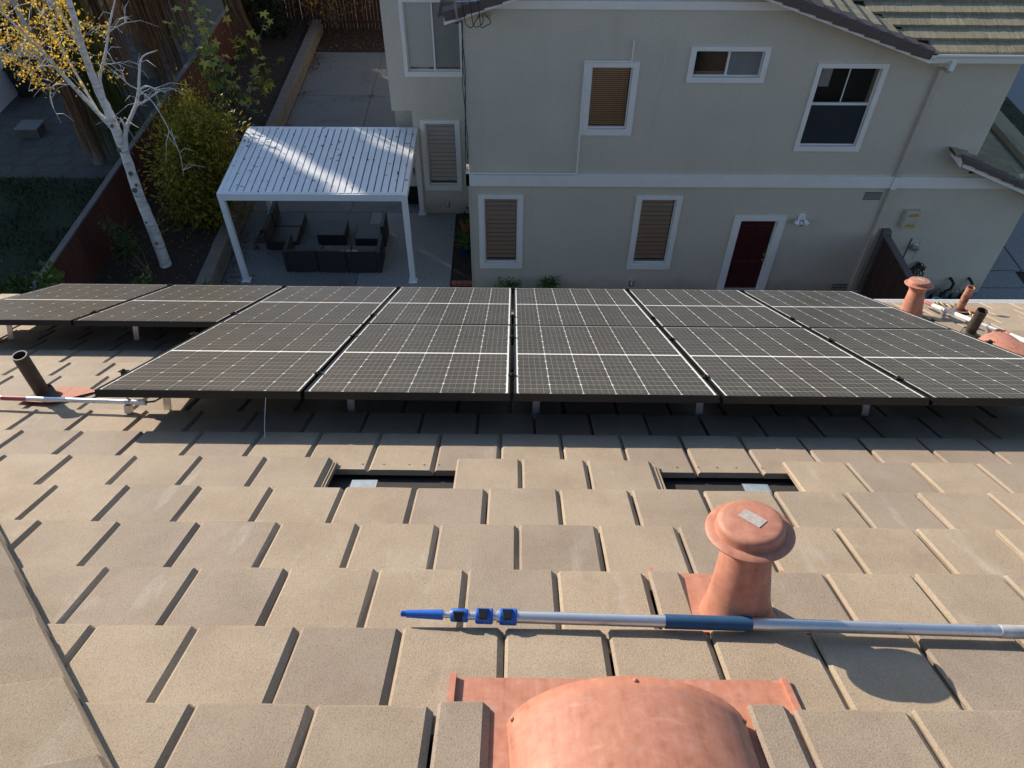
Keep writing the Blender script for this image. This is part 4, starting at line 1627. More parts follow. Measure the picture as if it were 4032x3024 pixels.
# right side: driveway, lawn strip, footpath
drv = struct(MB().box((11.77, 6, -.05), (24, 40, .0)).build('driveway', M_['soil']))
for x0, x1, y0, y1 in ((11.9, 13.28, 15.9, 19.5), (13.30, 17, 15.9, 19.5), (11.9, 17, 19.5, 24), (11.9, 13.1, 15.2, 15.88), (8.9, 13.1, 12, 15.18)):
    MB().bbox((x0 + .006, y0 + .006, -.04), (x1 - .006, y1 - .006, .05), .008).build('driveway_slab', M_['concrete_new'], drv)
for x0, x1, y0, y1 in ((17.2, 19.5, 22, 24.6), (17.2, 19.5, 24.62, 28), (18.0, 23, 28.02, 33)):
    MB().bbox((x0 + .006, y0 + .006, -.04), (x1 - .006, y1 - .006, .05), .008).build('footpath_slab', M_['concrete_new'], drv)
sheet('lawn_strip', 12.72, 22, 6, 15.2, .03, M_['lawn'])
sheet('verge', 15.5, 17.2, 19.5, 33, .055, M_['lawn'])

# ---------------------------------------------------------------- retaining wall
rw_ = thing('retaining_wall', (-7.35, 20, 0), 'low tan block retaining wall along the left of the patio', 'wall')
bm = [face_fix(MB().bbox((-.145, -.2, 0), (.145, .2, .145), .012).mesh('block', M_['block']))]
y = 11.0
while y < 30.6:
    for lv in range(3):
        put('block', bm[0], rw_, MW[rw_.name].inverted() @ T((-7.36 + random.uniform(-.008, .008) - lv * .02, y + (lv % 2) * .2, lv * .15 - .01 + random.uniform(-.002, .002))) @ Matrix.Rotation(random.uniform(-.02, .02), 4, 'Z'))
    y += .405
cap_me = face_fix(MB().bbox((-.165, -.2, 0), (.165, .2, .085), .012).mesh('cap_block', M_['block']))
y = 11.1
while y < 30.6:
    put('cap_block', cap_me, rw_, MW[rw_.name].inverted() @ T((-7.40 + random.uniform(-.006, .006), y, .436)) @ Matrix.Rotation(random.uniform(-.012, .012), 4, 'Z'))
    y += .403

# ---------------------------------------------------------------- fences
def fence(name, lab, p0, p1, z0, z1, m, capm, face=1, pick=.14):
    p0, p1 = Vector(p0), Vector(p1)
    ln = (p1 - p0).length
    d = (p1 - p0).normalized()
    nrm = Vector((-d.y, d.x, 0)) * face
    t = thing(name, (p0.x, p0.y, z0), lab, 'fence')
    M0 = Matrix(((d.x, nrm.x, 0, p0.x), (d.y, nrm.y, 0, p0.y), (0, 0, 1, z0), (0, 0, 0, 1)))
    L0 = MW[t.name].inverted() @ M0
    pm = [face_fix(MB().box((0, -.009, 0), (pick - .006 - .002 * k, .009, z1 - z0 - .02)).mesh('picket', m)) for k in range(3)]
    n = int(ln / pick)
    for i in range(n):
        put('picket', pm[i % 3], t, L0 @ T((i * pick, .012 + random.uniform(-.004, .004), random.uniform(-.008, .008))) @ Matrix.Rotation(random.uniform(-.006, .006), 4, 'Y'))
    for zz in (.25, (z1 - z0) * .55, z1 - z0 - .22):
        put('rail', MB().box((0, -.05, zz), (ln, -.008, zz + .09)).mesh('rail', m), t, L0)
    put('cap_rail', face_fix(MB().bbox((0, -.075, z1 - z0 - .015), (ln, .07, z1 - z0 + .03), .006).mesh('cap_rail', capm)), t, L0)
    s = 0
    while s <= ln:
        put('post', MB().box((s - .045, -.14, 0), (s + .045, -.05, z1 - z0 - .02)).mesh('post', m), t, L0)
        s += 2.4
    return t


fence('wooden_fence', 'red-stained wooden fence with grey cap behind the birch', (-10.16, 10.5, 0), (-9.85, 31, 0), 0, 1.8 + .02, M_['fence'], M_['fence_cap'], -1)
fence('wooden_fence', 'dark wooden fence closing the far end of the patio yard', (-9.7, 31, 0), (-1.5, 31, 0), 0, 2.0, M_['fence_dk'], M_['fence_dk'], -1)
gf = fence('side_gate', 'dark wooden gate fence running from the wall corner at right', (8.79, 14.93, 0), (8.83, 9.5, 0), 0, 1.84, M_['fence_dk'], M_['fence_cap'], -1)
MB().box((8.71, 14.86, 0), (8.87, 15.0 - .003, 1.92)).build('end_post', M_['fence_cap'], gf)
MB().box((8.70, 14.85, 1.90), (8.88, 14.998, 1.96)).build('post_cap', M_['fence_cap'], gf)

# ---------------------------------------------------------------- pergola
pg = thing('pergola', (-4.5, 16.85, 0), 'white louvred pergola over the patio furniture', 'pergola')
PX0, PX1, PY0, PY1, PT = -6.66, -2.33, 15.28, 18.40, 2.60
for x, y in ((PX0, PY0), (PX1 - .13, PY0), (PX0, PY1 - .13), (PX1 - .13, PY1 - .13)):
    MB().bbox((x, y, .06), (x + .13, y + .13, PT - .17), .006).build('post', M_['pergola'], pg)
    MB().bbox((x - .04, y - .04, .06), (x + .17, y + .17, .075), .004).build('base_plate', M_['pergola'], pg)
for a, b in (((PX0, PY0, PT - .17), (PX1, PY0 + .12, PT)), ((PX0, PY1 - .12, PT - .17), (PX1, PY1, PT)), ((PX0, PY0 + .12, PT - .17), (PX0 + .10, PY1 - .12, PT)), ((PX1 - .10, PY0 + .12, PT - .17), (PX1, PY1 - .12, PT))):
    MB().box(a, b).build('beam', M_['pergola'], pg)
NS = 25
sw = (PX1 - PX0 - .20) / NS
sm = face_fix(MB().add([(.015, 0, 0), (sw - .015, 0, 0), (sw - .012, 0, -.04), (.012, 0, -.04), (.015, PY1 - PY0 - .10, 0), (sw - .015, PY1 - PY0 - .10, 0), (sw - .012, PY1 - PY0 - .10, -.04), (.012, PY1 - PY0 - .10, -.04)],
                          [(0, 1, 5, 4), (3, 7, 6, 2), (0, 3, 2, 1), (4, 5, 6, 7), (0, 4, 7, 3), (1, 2, 6, 5)]).mesh('louvre_slat', M_['pergola']))
for i in range(NS):
    put('louvre_slat', sm, pg, MW[pg.name].inverted() @ T((PX0 + .10 + i * sw, PY0 + .05, PT + .012 + random.uniform(-.0015, .0015))) @ Matrix.Rotation(random.uniform(-.006, .006), 4, 'Y'))
MB().box((PX0 + .10, PY0 + .12, PT - .075), (PX1 - .10, PY1 - .12, PT - .06)).build('gutter_pan', M_['groove'], pg)
# leaf scraps on the louvres
n = 90
P = np.stack([PX0 + .1 + rng.integers(0, NS + 1, n) * sw + rng.normal(0, .014, n), rng.uniform(PY0 + .1, PY1 - .1, n), np.full(n, PT + .017)], 1)
quad_cloud('debris', M_['litter'], pg, P, unit(n) * [1, 1, .1], np.tile([0, 0, 1.], (n, 1)), rng.uniform(.05, .13, n), rng.uniform(.025, .05, n))['kind'] = 'stuff'

# ---------------------------------------------------------------- wicker seating
def seat(name, cx, cy, rot, lab, w=.76, dp=.76, arms=(0, 0), bh=.68, cat='sofa section'):
    """local: faces +y, back on -y side"""
    M = T((cx, cy, .06)) @ Matrix.Rotation(rot, 4, 'Z')
    t = thing(name, (0, 0, 0), lab, cat, 'black wicker seating under the pergola', M)
    MB().bbox((-w / 2 + .003, -dp / 2 + .10, .04), (w / 2 - .003, dp / 2, .30), .012).build('seat_base', M_['wicker'], t, local=True)
    MB().bbox((-w / 2 + .003, -dp / 2, .04), (w / 2 - .003, -dp / 2 + .10, bh), .014).build('backrest', M_['wicker'], t, local=True)
    for s, on_ in zip((-1, 1), arms):
        if on_:
            xa, xb = (w / 2 - .003, w / 2 + .10) if s > 0 else (-w / 2 - .10, -w / 2 + .003)
            MB().bbox((xa, -dp / 2, .04), (xb, dp / 2, bh - .02), .014).build('armrest', M_['wicker'], t, local=True)
    for x in (-w / 2 + .06, w / 2 - .06):
        for y in (-dp / 2 + .05, dp / 2 - .06):
            MB().box((x - .025, y - .025, 0), (x + .025, y + .025, .04)).build('foot', M_['galv'], t, local=True)
    return t


HP = math.pi / 2
seat('sofa_section', -5.17, 16.03, 0, 'left end of the three-part black wicker sofa with its back to the panels', .74, .78, (1, 0))
seat('sofa_section', -4.42, 16.02, 0, 'middle of the three-part black wicker sofa with its back to the panels', .74, .78)
seat('sofa_section', -3.675, 16.01, 0, 'right end of the three-part black wicker sofa with its back to the panels', .74, .78, (0, 1))
seat('sofa_section', -5.93, 16.90, -HP, 'black wicker seat at left of the coffee table, nearer the sofa', .68, .80, (0, 0))
seat('sofa_section', -5.92, 17.59, -HP, 'black wicker seat at left of the coffee table, farther from the sofa', .66, .80, (0, 0))
seat('wicker_chair', -3.62, 17.05, HP, 'single black wicker chair at right of the coffee table', .70, .80, (0, 0), cat='chair')
t = thing('coffee_table', (-4.66, 17.14, .06), 'low square black wicker coffee table with pale stains on top', 'coffee table')
MB().bbox((-5.02, 16.79, .10), (-4.30, 17.49, .39), .012).build('body', M_['wicker'], t)
MB().bbox((-5.02, 16.79, .391), (-4.30, 17.49, .41), .006).build('top', M_['tabletop'] if 'tabletop' in M_ else M_['wicker'], t)
n = 26
P = np.stack([rng.normal(-4.52, .10, n), rng.uniform(16.85, 17.45, n), np.full(n, .4125)], 1)
quad_cloud('stain', M_['whitestain'] if 'whitestain' in M_ else M_['galv'], t, P, unit(n) * [1, 1, 0] + [0, .001, 0], np.tile([0, 0, 1.], (n, 1)), rng.uniform(.03, .10, n), rng.uniform(.01, .035, n))['kind'] = 'stuff'

# ---------------------------------------------------------------- trees and plants
def tube_obj(name, paths, m, parent, seg=7):
    mb = MB()
    for pts, rad in paths:
        mb.tube(pts, rad, seg)
    return mb.build(name, m, parent, smooth=True)


def bezier(pts, n):
    """Catmull-Rom through pts"""
    P_ = [Vector(p) for p in pts]
    P_ = [P_[0] * 2 - P_[1]] + P_ + [P_[-1] * 2 - P_[-2]]
    out = []
    for i in range(1, len(P_) - 2):
        for s in range(n):
            t_ = s / n
            a, b, c, d = P_[i - 1:i + 3]
            out.append(.5 * ((2 * b) + (c - a) * t_ + (2 * a - 5 * b + 4 * c - d) * t_ ** 2 + (3 * b - a - 3 * c + d) * t_ ** 3))
    out.append(P_[-2])
    return out


def lin(a, b, n):
    return [a + (b - a) * i / (n - 1) for i in range(n)]


birch = thing('birch_tree', (-8.56, 15.5, .4), 'white-barked birch with few golden leaves beside the red fence', 'tree')
YB_ = 15.5
tk = bezier([(-8.60, YB_, .2), (-8.56, YB_, .55), (-8.54, YB_, 1.5), (-8.55, YB_, 2.44), (-8.50, YB_, 3.4), (-8.49, YB_, 4.37), (-8.53, YB_, 4.9), (-8.52, YB_, 5.75), (-8.42, YB_, 6.7), (-8.35, YB_, 8.0)], 5)
tube_obj('trunk', [(tk, [.23, .185, .155, .148, .145] + [x * random.uniform(.93, 1.07) for x in lin(.142, .045, len(tk) - 5)])], M_['birch'], birch, 12)
limbs = [
    ([(-8.51, 15.5, 3.3), (-8.28, 15.46, 4.0), (-8.03, 15.42, 4.37), (-7.79, 15.4, 4.7), (-7.64, 15.4, 5.0), (-7.48, 15.38, 5.39), (-7.31, 15.35, 5.7), (-6.94, 15.3, 5.86)], .055, .012),
    ([(-8.50, 15.5, 4.0), (-8.66, 15.5, 4.31), (-8.92, 15.45, 4.9), (-9.15, 15.4, 5.47), (-9.30, 15.4, 5.84), (-9.45, 15.35, 6.11), (-9.75, 15.3, 6.7), (-10.2, 15.2, 7.4)], .055, .018),
    ([(-8.53, 15.5, 4.9), (-8.54, 15.5, 5.26), (-8.60, 15.55, 5.89), (-8.75, 15.6, 6.4), (-9.1, 15.65, 7.3)], .05, .018),
    ([(-8.49, 15.5, 4.6), (-8.44, 15.55, 5.14), (-8.17, 15.6, 5.62), (-7.93, 15.6, 6.08), (-7.79, 15.6, 6.34), (-7.45, 15.6, 6.9)], .04, .014),
    ([(-7.64, 15.4, 5.0), (-7.38, 15.3, 4.75), (-7.20, 15.2, 4.2), (-7.12, 15.15, 3.7), (-7.17, 15.1, 3.2)], .014, .004),
    ([(-7.66, 15.4, 4.98), (-7.45, 15.35, 5.1), (-7.31, 15.32, 5.08), (-7.05, 15.3, 4.99)], .022, .010),
    ([(-7.82, 15.4, 4.65), (-7.55, 15.36, 4.78), (-7.21, 15.3, 5.01)], .026, .016),
    ([(-7.93, 15.6, 6.08), (-7.72, 15.55, 6.2), (-7.45, 15.5, 6.32)], .018, .008),
    ([(-9.15, 15.4, 5.47), (-9.42, 15.35, 5.50), (-9.62, 15.3, 5.35), (-9.86, 15.3, 5.0)], .016, .005),
    ([(-9.0, 15.4, 5.1), (-9.30, 15.3, 5.12), (-9.5, 15.3, 4.8), (-9.48, 15.3, 4.3)], .012, .004),
    ([(-8.72, 15.5, 4.45), (-9.05, 15.8, 5.3), (-9.35, 16.0, 6.3), (-9.75, 16.1, 7.2)], .034, .01),
    ([(-8.25, 15.46, 4.05), (-8.22, 15.4, 4.25), (-8.24, 15.38, 4.38)], .03, .018),
    ([(-7.64, 15.4, 5.0), (-7.8, 15.35, 5.15), (-7.82, 15.3, 5.35), (-7.72, 15.3, 5.5)], .012, .006),
]
kn = [(15.5, 1.15, .25, .045), (15.5, 1.75, -.2, .03), (15.5, 2.62, .05, .06), (15.5, 2.75, .6, .035), (15.5, 3.05, .3, .05), (15.5, 3.62, -.4, .05), (15.5, 4.2, .1, .035)]
for _y, zz, ang, rk in kn:
    cx_ = tk[min(range(len(tk)), key=lambda i_: abs(tk[i_].z - zz))].x
    Mk = T((cx_ + .128 * math.sin(ang), 15.5 - .128 * math.cos(ang), zz)) @ Matrix.Rotation(ang, 4, 'Z') @ Matrix.Rotation(math.pi / 2, 4, 'X')
    MB().lathe([(rk, -.02), (rk * .95, .012), (rk * .6, .018), (rk * .3, .006)], 12, Mk).build('bark_knot', M_['bark'], birch, smooth=True)
lp = []
for pts, r0, r1 in limbs:
    q = bezier(pts, 5)
    lp.append((q, [x * random.uniform(.9, 1.12) for x in lin(r0 * 1.0, r1 * .9, len(q))]))
for q in lp:
    tube_obj('branch', [q], M_['birch'], birch, 7)
tw = []
rr = random.Random(12)
ends = []
for li, (q, rad) in enumerate(lp):
    for k in range(10 if li in (1, 2, 3, 10) else 7):
        i = rr.randrange(len(q) // 3, len(q))
        p = q[i]
        d = Vector((rr.uniform(-1, 1), rr.uniform(-1, 1), rr.uniform(-.3, .8))).normalized()
        L_ = rr.uniform(.25, .75)
        pts = [p, p + d * L_ * .5 + Vector((0, 0, .04)), p + d * L_ + Vector((0, 0, -.10))]
        tw.append((pts, [.007, .005, .0025]))
        ends.append((p, pts[1], pts[2], li))
for k in range(130):
    p = Vector((rr.uniform(-11.2, -8.2), rr.uniform(14.9, 16.3), rr.uniform(5.3, 7.4)))
    d = Vector((rr.uniform(-1, .5), rr.uniform(-1, 1), rr.uniform(-.5, .5))).normalized()
    tw.append(([p, p + d * .3, p + d * .55 + Vector((0, 0, -.08))], [.006, .004, .002]))
    ends.append((p, p + d * .3, p + d * .55, 1))
tube_obj('twigs', tw, M_['birch'], birch, 4)['kind'] = 'stuff'
pp = []
for p, m_, e_, li in ends:
    n = 20 if e_.x < -8.2 and e_.z > 5.1 else (4 if e_.z > 5.6 and e_.x < -8 else 0)
    for _ in range(n):
        a = rr.random()
        b = (p.lerp(m_, a * 2) if a < .5 else m_.lerp(e_, a * 2 - 1))
        pp.append(b + Vector((rr.gauss(0, .07), rr.gauss(0, .07), rr.gauss(-.03, .08))))
pp = np.array([tuple(p) for p in pp])
n = len(pp)
quad_cloud('leaves', M_['gold'], birch, pp, unit(n) + [0, 0, -.5], unit(n), rng.uniform(.04, .085, n), rng.uniform(.03, .055, n), .08)['kind'] = 'stuff'


def shrub(name, lab, base, cen, rad, nleaf, m, size, stems=7, cat='shrub', plume=0, group=None, twigs=True, seed=1, clumps=14, aspect=.5):
    r_ = np.random.default_rng(seed)
    t = thing(name, base, lab, cat, group)
    b = Vector(base)
    cen = np.array(cen)
    rad = np.array(rad)
    cl_ = r_.normal(size=(clumps, 3))
    cl_ /= np.linalg.norm(cl_, axis=1, keepdims=True)
    cl_ = cen + cl_ * rad * r_.uniform(.3, 1.12, (clumps, 1))
    cs = r_.uniform(.14, .36, clumps)
    paths = []
    rs = random.Random(seed)
    for k in range(clumps if twigs else stems):
        c = Vector(cl_[k % clumps])
        mid = b.lerp(c, .5) + Vector((rs.uniform(-.12, .12), rs.uniform(-.12, .12), rs.uniform(0, .15)))
        q = bezier([b + Vector((rs.uniform(-.06, .06), rs.uniform(-.06, .06), -.03)), mid, c], 4)
        paths.append((q, lin(.016, .004, len(q))))
    tube_obj('stems', paths, M_['bark'], t, 5)
    idx = r_.integers(0, clumps, nleaf)
    P = cl_[idx] + r_.normal(size=(nleaf, 3)) * (rad * cs[idx][:, None])
    P[:, 2] = np.maximum(P[:, 2], base[2] + .05)
    D = (P - cl_[idx]) * 1.2 + r_.normal(size=(nleaf, 3)) * .25
    if plume:
        D[:, 2] -= plume
    N = r_.normal(size=(nleaf, 3)) + [0, 0, .8]
    L_ = r_.uniform(.6, 1.3, nleaf) * size
    o = quad_cloud('foliage', m, t, P, D, N, L_, L_ * aspect, .06)
    o['kind'] = 'stuff'
    return t


shrub('feathery_bush', 'big feathery yellow-green bush spilling over the retaining wall', (-8.0, 18.0, .4), (-7.9, 17.9, 1.75), (.95, 1.0, 1.35), 15000, M_['yellowgreen'], .13, plume=.12, seed=2, clumps=34, aspect=.35)
shrub('feathery_bush', 'feathery yellow-green bush farther back behind the birch twigs', (-8.7, 19.8, .4), (-8.6, 19.8, 1.6), (.7, .8, 1.2), 7000, M_['yellowgreen'], .085, plume=.1, seed=3, clumps=20, aspect=.35)
shrub('sapling', 'small green leafy sapling at the foot of the birch', (-8.80, 15.07, .4), (-9.15, 15.1, 1.35), (.36, .36, .45), 1100, M_['green'], .085, seed=4, clumps=9)
shrub('orange_shrub', 'thin shrub with orange autumn leaves at the far fence', (-6.6, 30.2, .4), (-6.4, 30.0, 1.6), (1.4, .6, .9), 420, M_['orange'], .13, seed=5, clumps=18, aspect=.7)
shrub('dark_shrub', 'dark evergreen shrub in the far left corner behind the fence', (-9.0, 29.4, .4), (-9.0, 29.3, 1.6), (.8, .8, 1.2), 5000, M_['dark_green'], .11, seed=6, clumps=16)
shrub('leafy_shrub', 'bright green leafy shrub at the left edge beyond the eave', (-9.75, 11.8, .0), (-9.6, 11.8, 2.4), (.5, .5, .7), 1500, M_['green'], .13, seed=7, clumps=12)
shrub('leafy_shrub', 'yellow-green leafy shoot standing at the fence end beyond the eave', (-8.95, 11.9, .4), (-8.95, 11.9, 2.55), (.20, .25, .62), 330, M_['bright_green'], .16, seed=8, clumps=7)
shrub('leafy_shrub', 'green leaves just above the leftmost panels at the fence foot', (-7.6, 12.4, .4), (-7.45, 12.35, 2.0), (.28, .3, .45), 420, M_['green'], .13, seed=9, clumps=7)
shrub('leafy_shrub', 'low green leaves left of the retaining wall above the panels', (-6.6, 12.8, .0), (-6.75, 12.8, 1.55), (.4, .3, .35), 420, M_['green'], .12, seed=10, clumps=7)
for k, (x, lab) in enumerate(((.03, 'thin green weed by the wall below the left shuttered window'), (.99, 'thin green weed by the wall between the two shuttered windows'))):
    shrub('weed', lab, (x, 14.75, .01), (x, 14.78, .42), (.26, .08, .22), 420, M_['bright_green'], .085, seed=20 + k, clumps=10, cat='plant', aspect=.3)
for k, (y, lab, m) in enumerate(((17.6, 'terracotta pot with a small plant, farther one by the wall', 'green'), (16.5, 'yellow-green potted plant in the strip between patio and wall', 'bright_green'))):
    t = thing('plant_pot', (-1.15, y, .03), lab, 'plant pot')
    MB().lathe([(.11, 0), (.15, .22), (.165, .22), (.165, .26), (.14, .26), (.13, .21)], 24, T((-1.15, y, .03))).build('pot', M_['pot'] if k == 0 else M_['bluepot'] if 'bluepot' in M_ else M_['blue'], t, smooth=True)
    n = 60 + 120 * k
    P = np.array([-1.15, y, .42 + .08 * k]) + rng.normal(size=(n, 3)) * [.07 + .03 * k, .07 + .05 * k, .07 + .06 * k]
    quad_cloud('foliage', M_[m], t, P, unit(n) + [0, 0, .3], unit(n), rng.uniform(.07, .13, n), rng.uniform(.04, .08, n), .05)['kind'] = 'stuff'
    MB().tube([(-1.15, y, .2), (-1.15, y, .5)], .01, 6).build('stem', M_['bark'], t)
t = thing('planter_edging', (-1.25, 15.25, .03), 'row of terracotta edging bricks at the end of the planting strip', 'edging')
for k in range(4):
    MB().bbox((-1.42 + k * .14, 15.18, .03), (-1.29 + k * .14, 15.30, .12), .01).build('brick', M_['pot'], t)

# fig with separate large lobed leaves
fig = thing('fig_tree', (-8.3, 22.6, .4), 'fig with large lobed yellow-green leaves against the far fence', 'tree')
fs = []
rf = random.Random(31)
tips = []
for k in range(11):
    a = Vector((-8.2 + rf.uniform(-.1, .1), 22.6, .35))
    b = Vector((rf.uniform(-9.4, -7.0), rf.uniform(21.6, 23.4), rf.uniform(1.4, 4.1)))
    q = bezier([a, a.lerp(b, .5) + Vector((rf.uniform(-.2, .2), 0, .25)), b], 5)
    fs.append((q, lin(.022, .007, len(q))))
    tips.append(q)
tube_obj('stems', fs, M_['bark'], fig, 6)


def lobed(k):
    lobes = [(-2.3, .30), (-1.9, .62), (-1.45, .38), (-1.0, .85), (-.5, .45), (0, 1.0), (.5, .45), (1.0, .85), (1.45, .38), (1.9, .62), (2.3, .30)]
    V = [(0, 0, 0)]
    for a, r_ in lobes:
        for da, kk in ((-.11, .86), (0, 1), (.11, .86)) if r_ > .5 else ((0, 1),):
            V.append((r_ * kk * math.sin(a + da), r_ * kk * math.cos(a + da), -.10 * r_ * r_ + .03 * math.sin(3 * a + k)))
    F = [(0, i + 1, i) for i in range(1, len(V) - 1)]
    m = MB().add(V, F)
    return m.mesh('leaf', M_['figleaf'])


m, nt, b_ = new_mat('fig_leaf_single')
cc = ramp(nt, node(nt, 'ShaderNodeObjectInfo').outputs['Random'], [(0, (.07, .13, .025)), (.4, (.24, .27, .04)), (1, (.50, .42, .05))])
nt.links.new(cc, b_.inputs['Base Color'])
b_.inputs['Roughness'].default_value = .5
M_['figleaf'] = m
fl_ = [lobed(k) for k in range(3)]
for k in range(270):
    q = tips[rf.randrange(len(tips))]
    p = q[rf.randrange(len(q) // 3, len(q))] + Vector((rf.gauss(0, .16), rf.gauss(0, .16), rf.gauss(0, .14)))
    s = rf.uniform(.14, .25)
    M = T(p) @ Euler((rf.uniform(-1.3, .1), rf.uniform(-.5, .5), rf.uniform(0, 6.28))).to_matrix().to_4x4() @ Matrix.Scale(s, 4)
    put('leaf', fl_[k % 3], fig, MW[fig.name].inverted() @ M)

# palms: grey trunk, curtains of dead straw, some green strands
def strands(name, parent, m, pts_fn, n, width, seed):
    r_ = random.Random(seed)
    V, F = [], []
    for k in range(n):
        q = pts_fn(r_)
        sd = Vector((r_.uniform(-1, 1), r_.uniform(-1, 1), 0)).normalized()
        for i, p in enumerate(q):
            w_ = width * (1 - .8 * i / (len(q) - 1)) * r_.uniform(.7, 1.2)
            V += [p - sd * w_ / 2, p + sd * w_ / 2]
        b0 = len(V) - 2 * len(q)
        F += [(b0 + 2 * i, b0 + 2 * i + 1, b0 + 2 * i + 3, b0 + 2 * i + 2) for i in range(len(q) - 1)]
    o = MB().add(V, F).build(name, m, parent)
    o['kind'] = 'stuff'
    return o


def curtain(x, y, ztop, zbot, spread, flare, lean=(0, 0)):
    def fn(r_):
        a = r_.uniform(0, 6.283)
        rr_ = spread * r_.uniform(.3, 1.0)
        zb = zbot + abs(r_.gauss(0, .5))
        p0 = Vector((x + rr_ * math.cos(a), y + rr_ * math.sin(a), ztop + r_.uniform(-.6, .6)))
        p1 = Vector((x + rr_ * (1 + flare) * math.cos(a) + lean[0] + r_.gauss(0, .05), y + rr_ * (1 + flare) * math.sin(a) + lean[1] + r_.gauss(0, .05), zb))
        m_ = p0.lerp(p1, .5) + Vector((r_.gauss(0, .05), r_.gauss(0, .05), 0))
        return [p0, p0.lerp(m_, .5) + Vector((r_.gauss(0, .02), r_.gauss(0, .02), 0)), m_, m_.lerp(p1, .5), p1 + Vector((r_.gauss(0, .06), r_.gauss(0, .06), 0))]
    return fn


def palm(lab, x, y, h, r0, curtains, greens, seed):
    t = thing('palm_tree', (x, y, 0), lab, 'palm tree')
    tr_ = [Vector((x + .05 * math.sin(k * .8), y, k * h / 10)) for k in range(11)]
    MB().tube(tr_, lin(r0 * 1.15, r0 * .9, 11), 14).build('trunk', M_['palm_trunk'], t, smooth=True)
    for k, c in enumerate(curtains):
        strands('dead_frond', t, M_['straw'], curtain(*c[:7]), c[7] // 2, .034, seed + k)
    for k, c in enumerate(greens):
        strands('green_frond', t, M_['palm_green'], curtain(*c[:7]), c[7], .022, seed + 50 + k)
    # crown above the picture
    r_ = random.Random(seed)
    for k in range(16):
        a = 6.283 * k / 16 + r_.uniform(-.2, .2)
        up = r_.uniform(-.4, 1.0)
        V, F = [], []
        L_ = 2.6
        for i in range(9):
            s = i / 8
            p = Vector((x + L_ * s * math.cos(a), y + L_ * s * math.sin(a), h + up * s * 2 - 1.9 * s * s))
            for sg in (-1, 1):
                sd = Vector((-math.sin(a), math.cos(a), 0)) * sg * .75 * math.sin(math.pi * min(1, s + .12)) + Vector((0, 0, -.35 * math.sin(math.pi * s)))
                for j in range(2):
                    q = p + Vector((math.cos(a), math.sin(a), 0)) * .12 * j
                    b0 = len(V)
                    V += [q, q + sd * .5 + Vector((math.cos(a), math.sin(a), 0)) * .07, q + sd + Vector((math.cos(a), math.sin(a), 0)) * .12]
                    F.append((b0, b0 + 1, b0 + 2))
                    V[b0 + 1] = V[b0 + 1] + Vector((0, 0, .04))
        MB().add(V, F).build('frond', M_['palm_green'], t)
    return t


palm('grey-trunked palm with hanging brown dead fronds behind the birch', -12.6, 27.0, 10.5, .33,
     [(-12.6, 27.0, 7.5, .9, .75, .35, (0, 0), 900), (-11.5, 25.6, 6.0, .3, .45, .5, (.1, 0), 520), (-12.9, 24.6, 6.0, .3, .45, .4, (.2, 0), 420), (-10.9, 26.2, 6.5, 1.3, .35, .6, (.3, 0), 320)],
     [(-12.3, 22.6, 5.0, .5, .30, .5, (.1, 0), 160)], 40)
palm('slender palm wrapped in reddish-brown straw left of the birch', -12.35, 21.0, 9.0, .16,
     [(-12.38, 21.0, 7.0, .1, .26, .1, (.06, 0), 900)], [(-11.5, 20.6, 4.2, .15, .28, .7, (.25, 0), 260), (-10.9, 20.2, 3.4, .1, .3, .8, (.35, 0), 200)], 41)
t = palm('palm behind the far bed with one drooping reddish frond', -9.6, 32.4, 9.5, .28,
         [(-9.6, 32.4, 8, 2.0, .5, .3, (0, 0), 400)], [], 42)


def droop(r_):
    s0 = r_.uniform(-1, 1)
    ax = [Vector((-9.2, 26.0, 6.0)), Vector((-8.6, 24.6, 4.6)), Vector((-8.2, 24.0, 3.4)), Vector((-7.85, 23.9, 2.3)), Vector((-7.66, 23.9, 1.45))]
    w_ = [.05, .22, .26, .20, .04]
    return [p + Vector((s0 * w + r_.gauss(0, .015), r_.gauss(0, .05), r_.gauss(0, .05))) for p, w in zip(ax, w_)]


strands('drooping_frond', t, M_['straw'], droop, 260, .026, 77)

# unseen evergreens added far left, sized and spaced to shade the yards
def cypress(w, h, rad, lab, seed):
    sh = Vector((-.743, .669, 0))
    sd = Vector((.669, .743, 0))
    b = sh * 41.0 + sd * w
    t = thing('shade_cypress', b, lab, 'tree', 'unseen cypresses added to shade the left-hand yards')
    MB().tube([b, b + Vector((0, 0, h * .9))], [.16, .03], 8).build('trunk', M_['bark'], t)
    r_ = np.random.default_rng(seed)
    n = 6500
    z = r_.uniform(.02, 1, n)
    a = r_.uniform(0, 6.283, n)
    prof = np.minimum(1, np.minimum(z * 9 + .35, (1 - z) * 3.2 + .04))
    rr_ = rad * prof * np.sqrt(r_.uniform(.3, 1, n)) * (1 + .12 * np.sin(a * 3 + z * 20))
    P = np.stack([b.x + rr_ * np.cos(a), b.y + rr_ * np.sin(a), z * h], 1)
    D = np.stack([np.cos(a) * .5, np.sin(a) * .5, np.ones(n)], 1) + r_.normal(size=(n, 3)) * .25
    o = quad_cloud('crown', M_['dark_green'], t, P, D, r_.normal(size=(n, 3)), r_.uniform(.5, .9, n), r_.uniform(.25, .42, n), .03)
    o['kind'] = 'stuff'


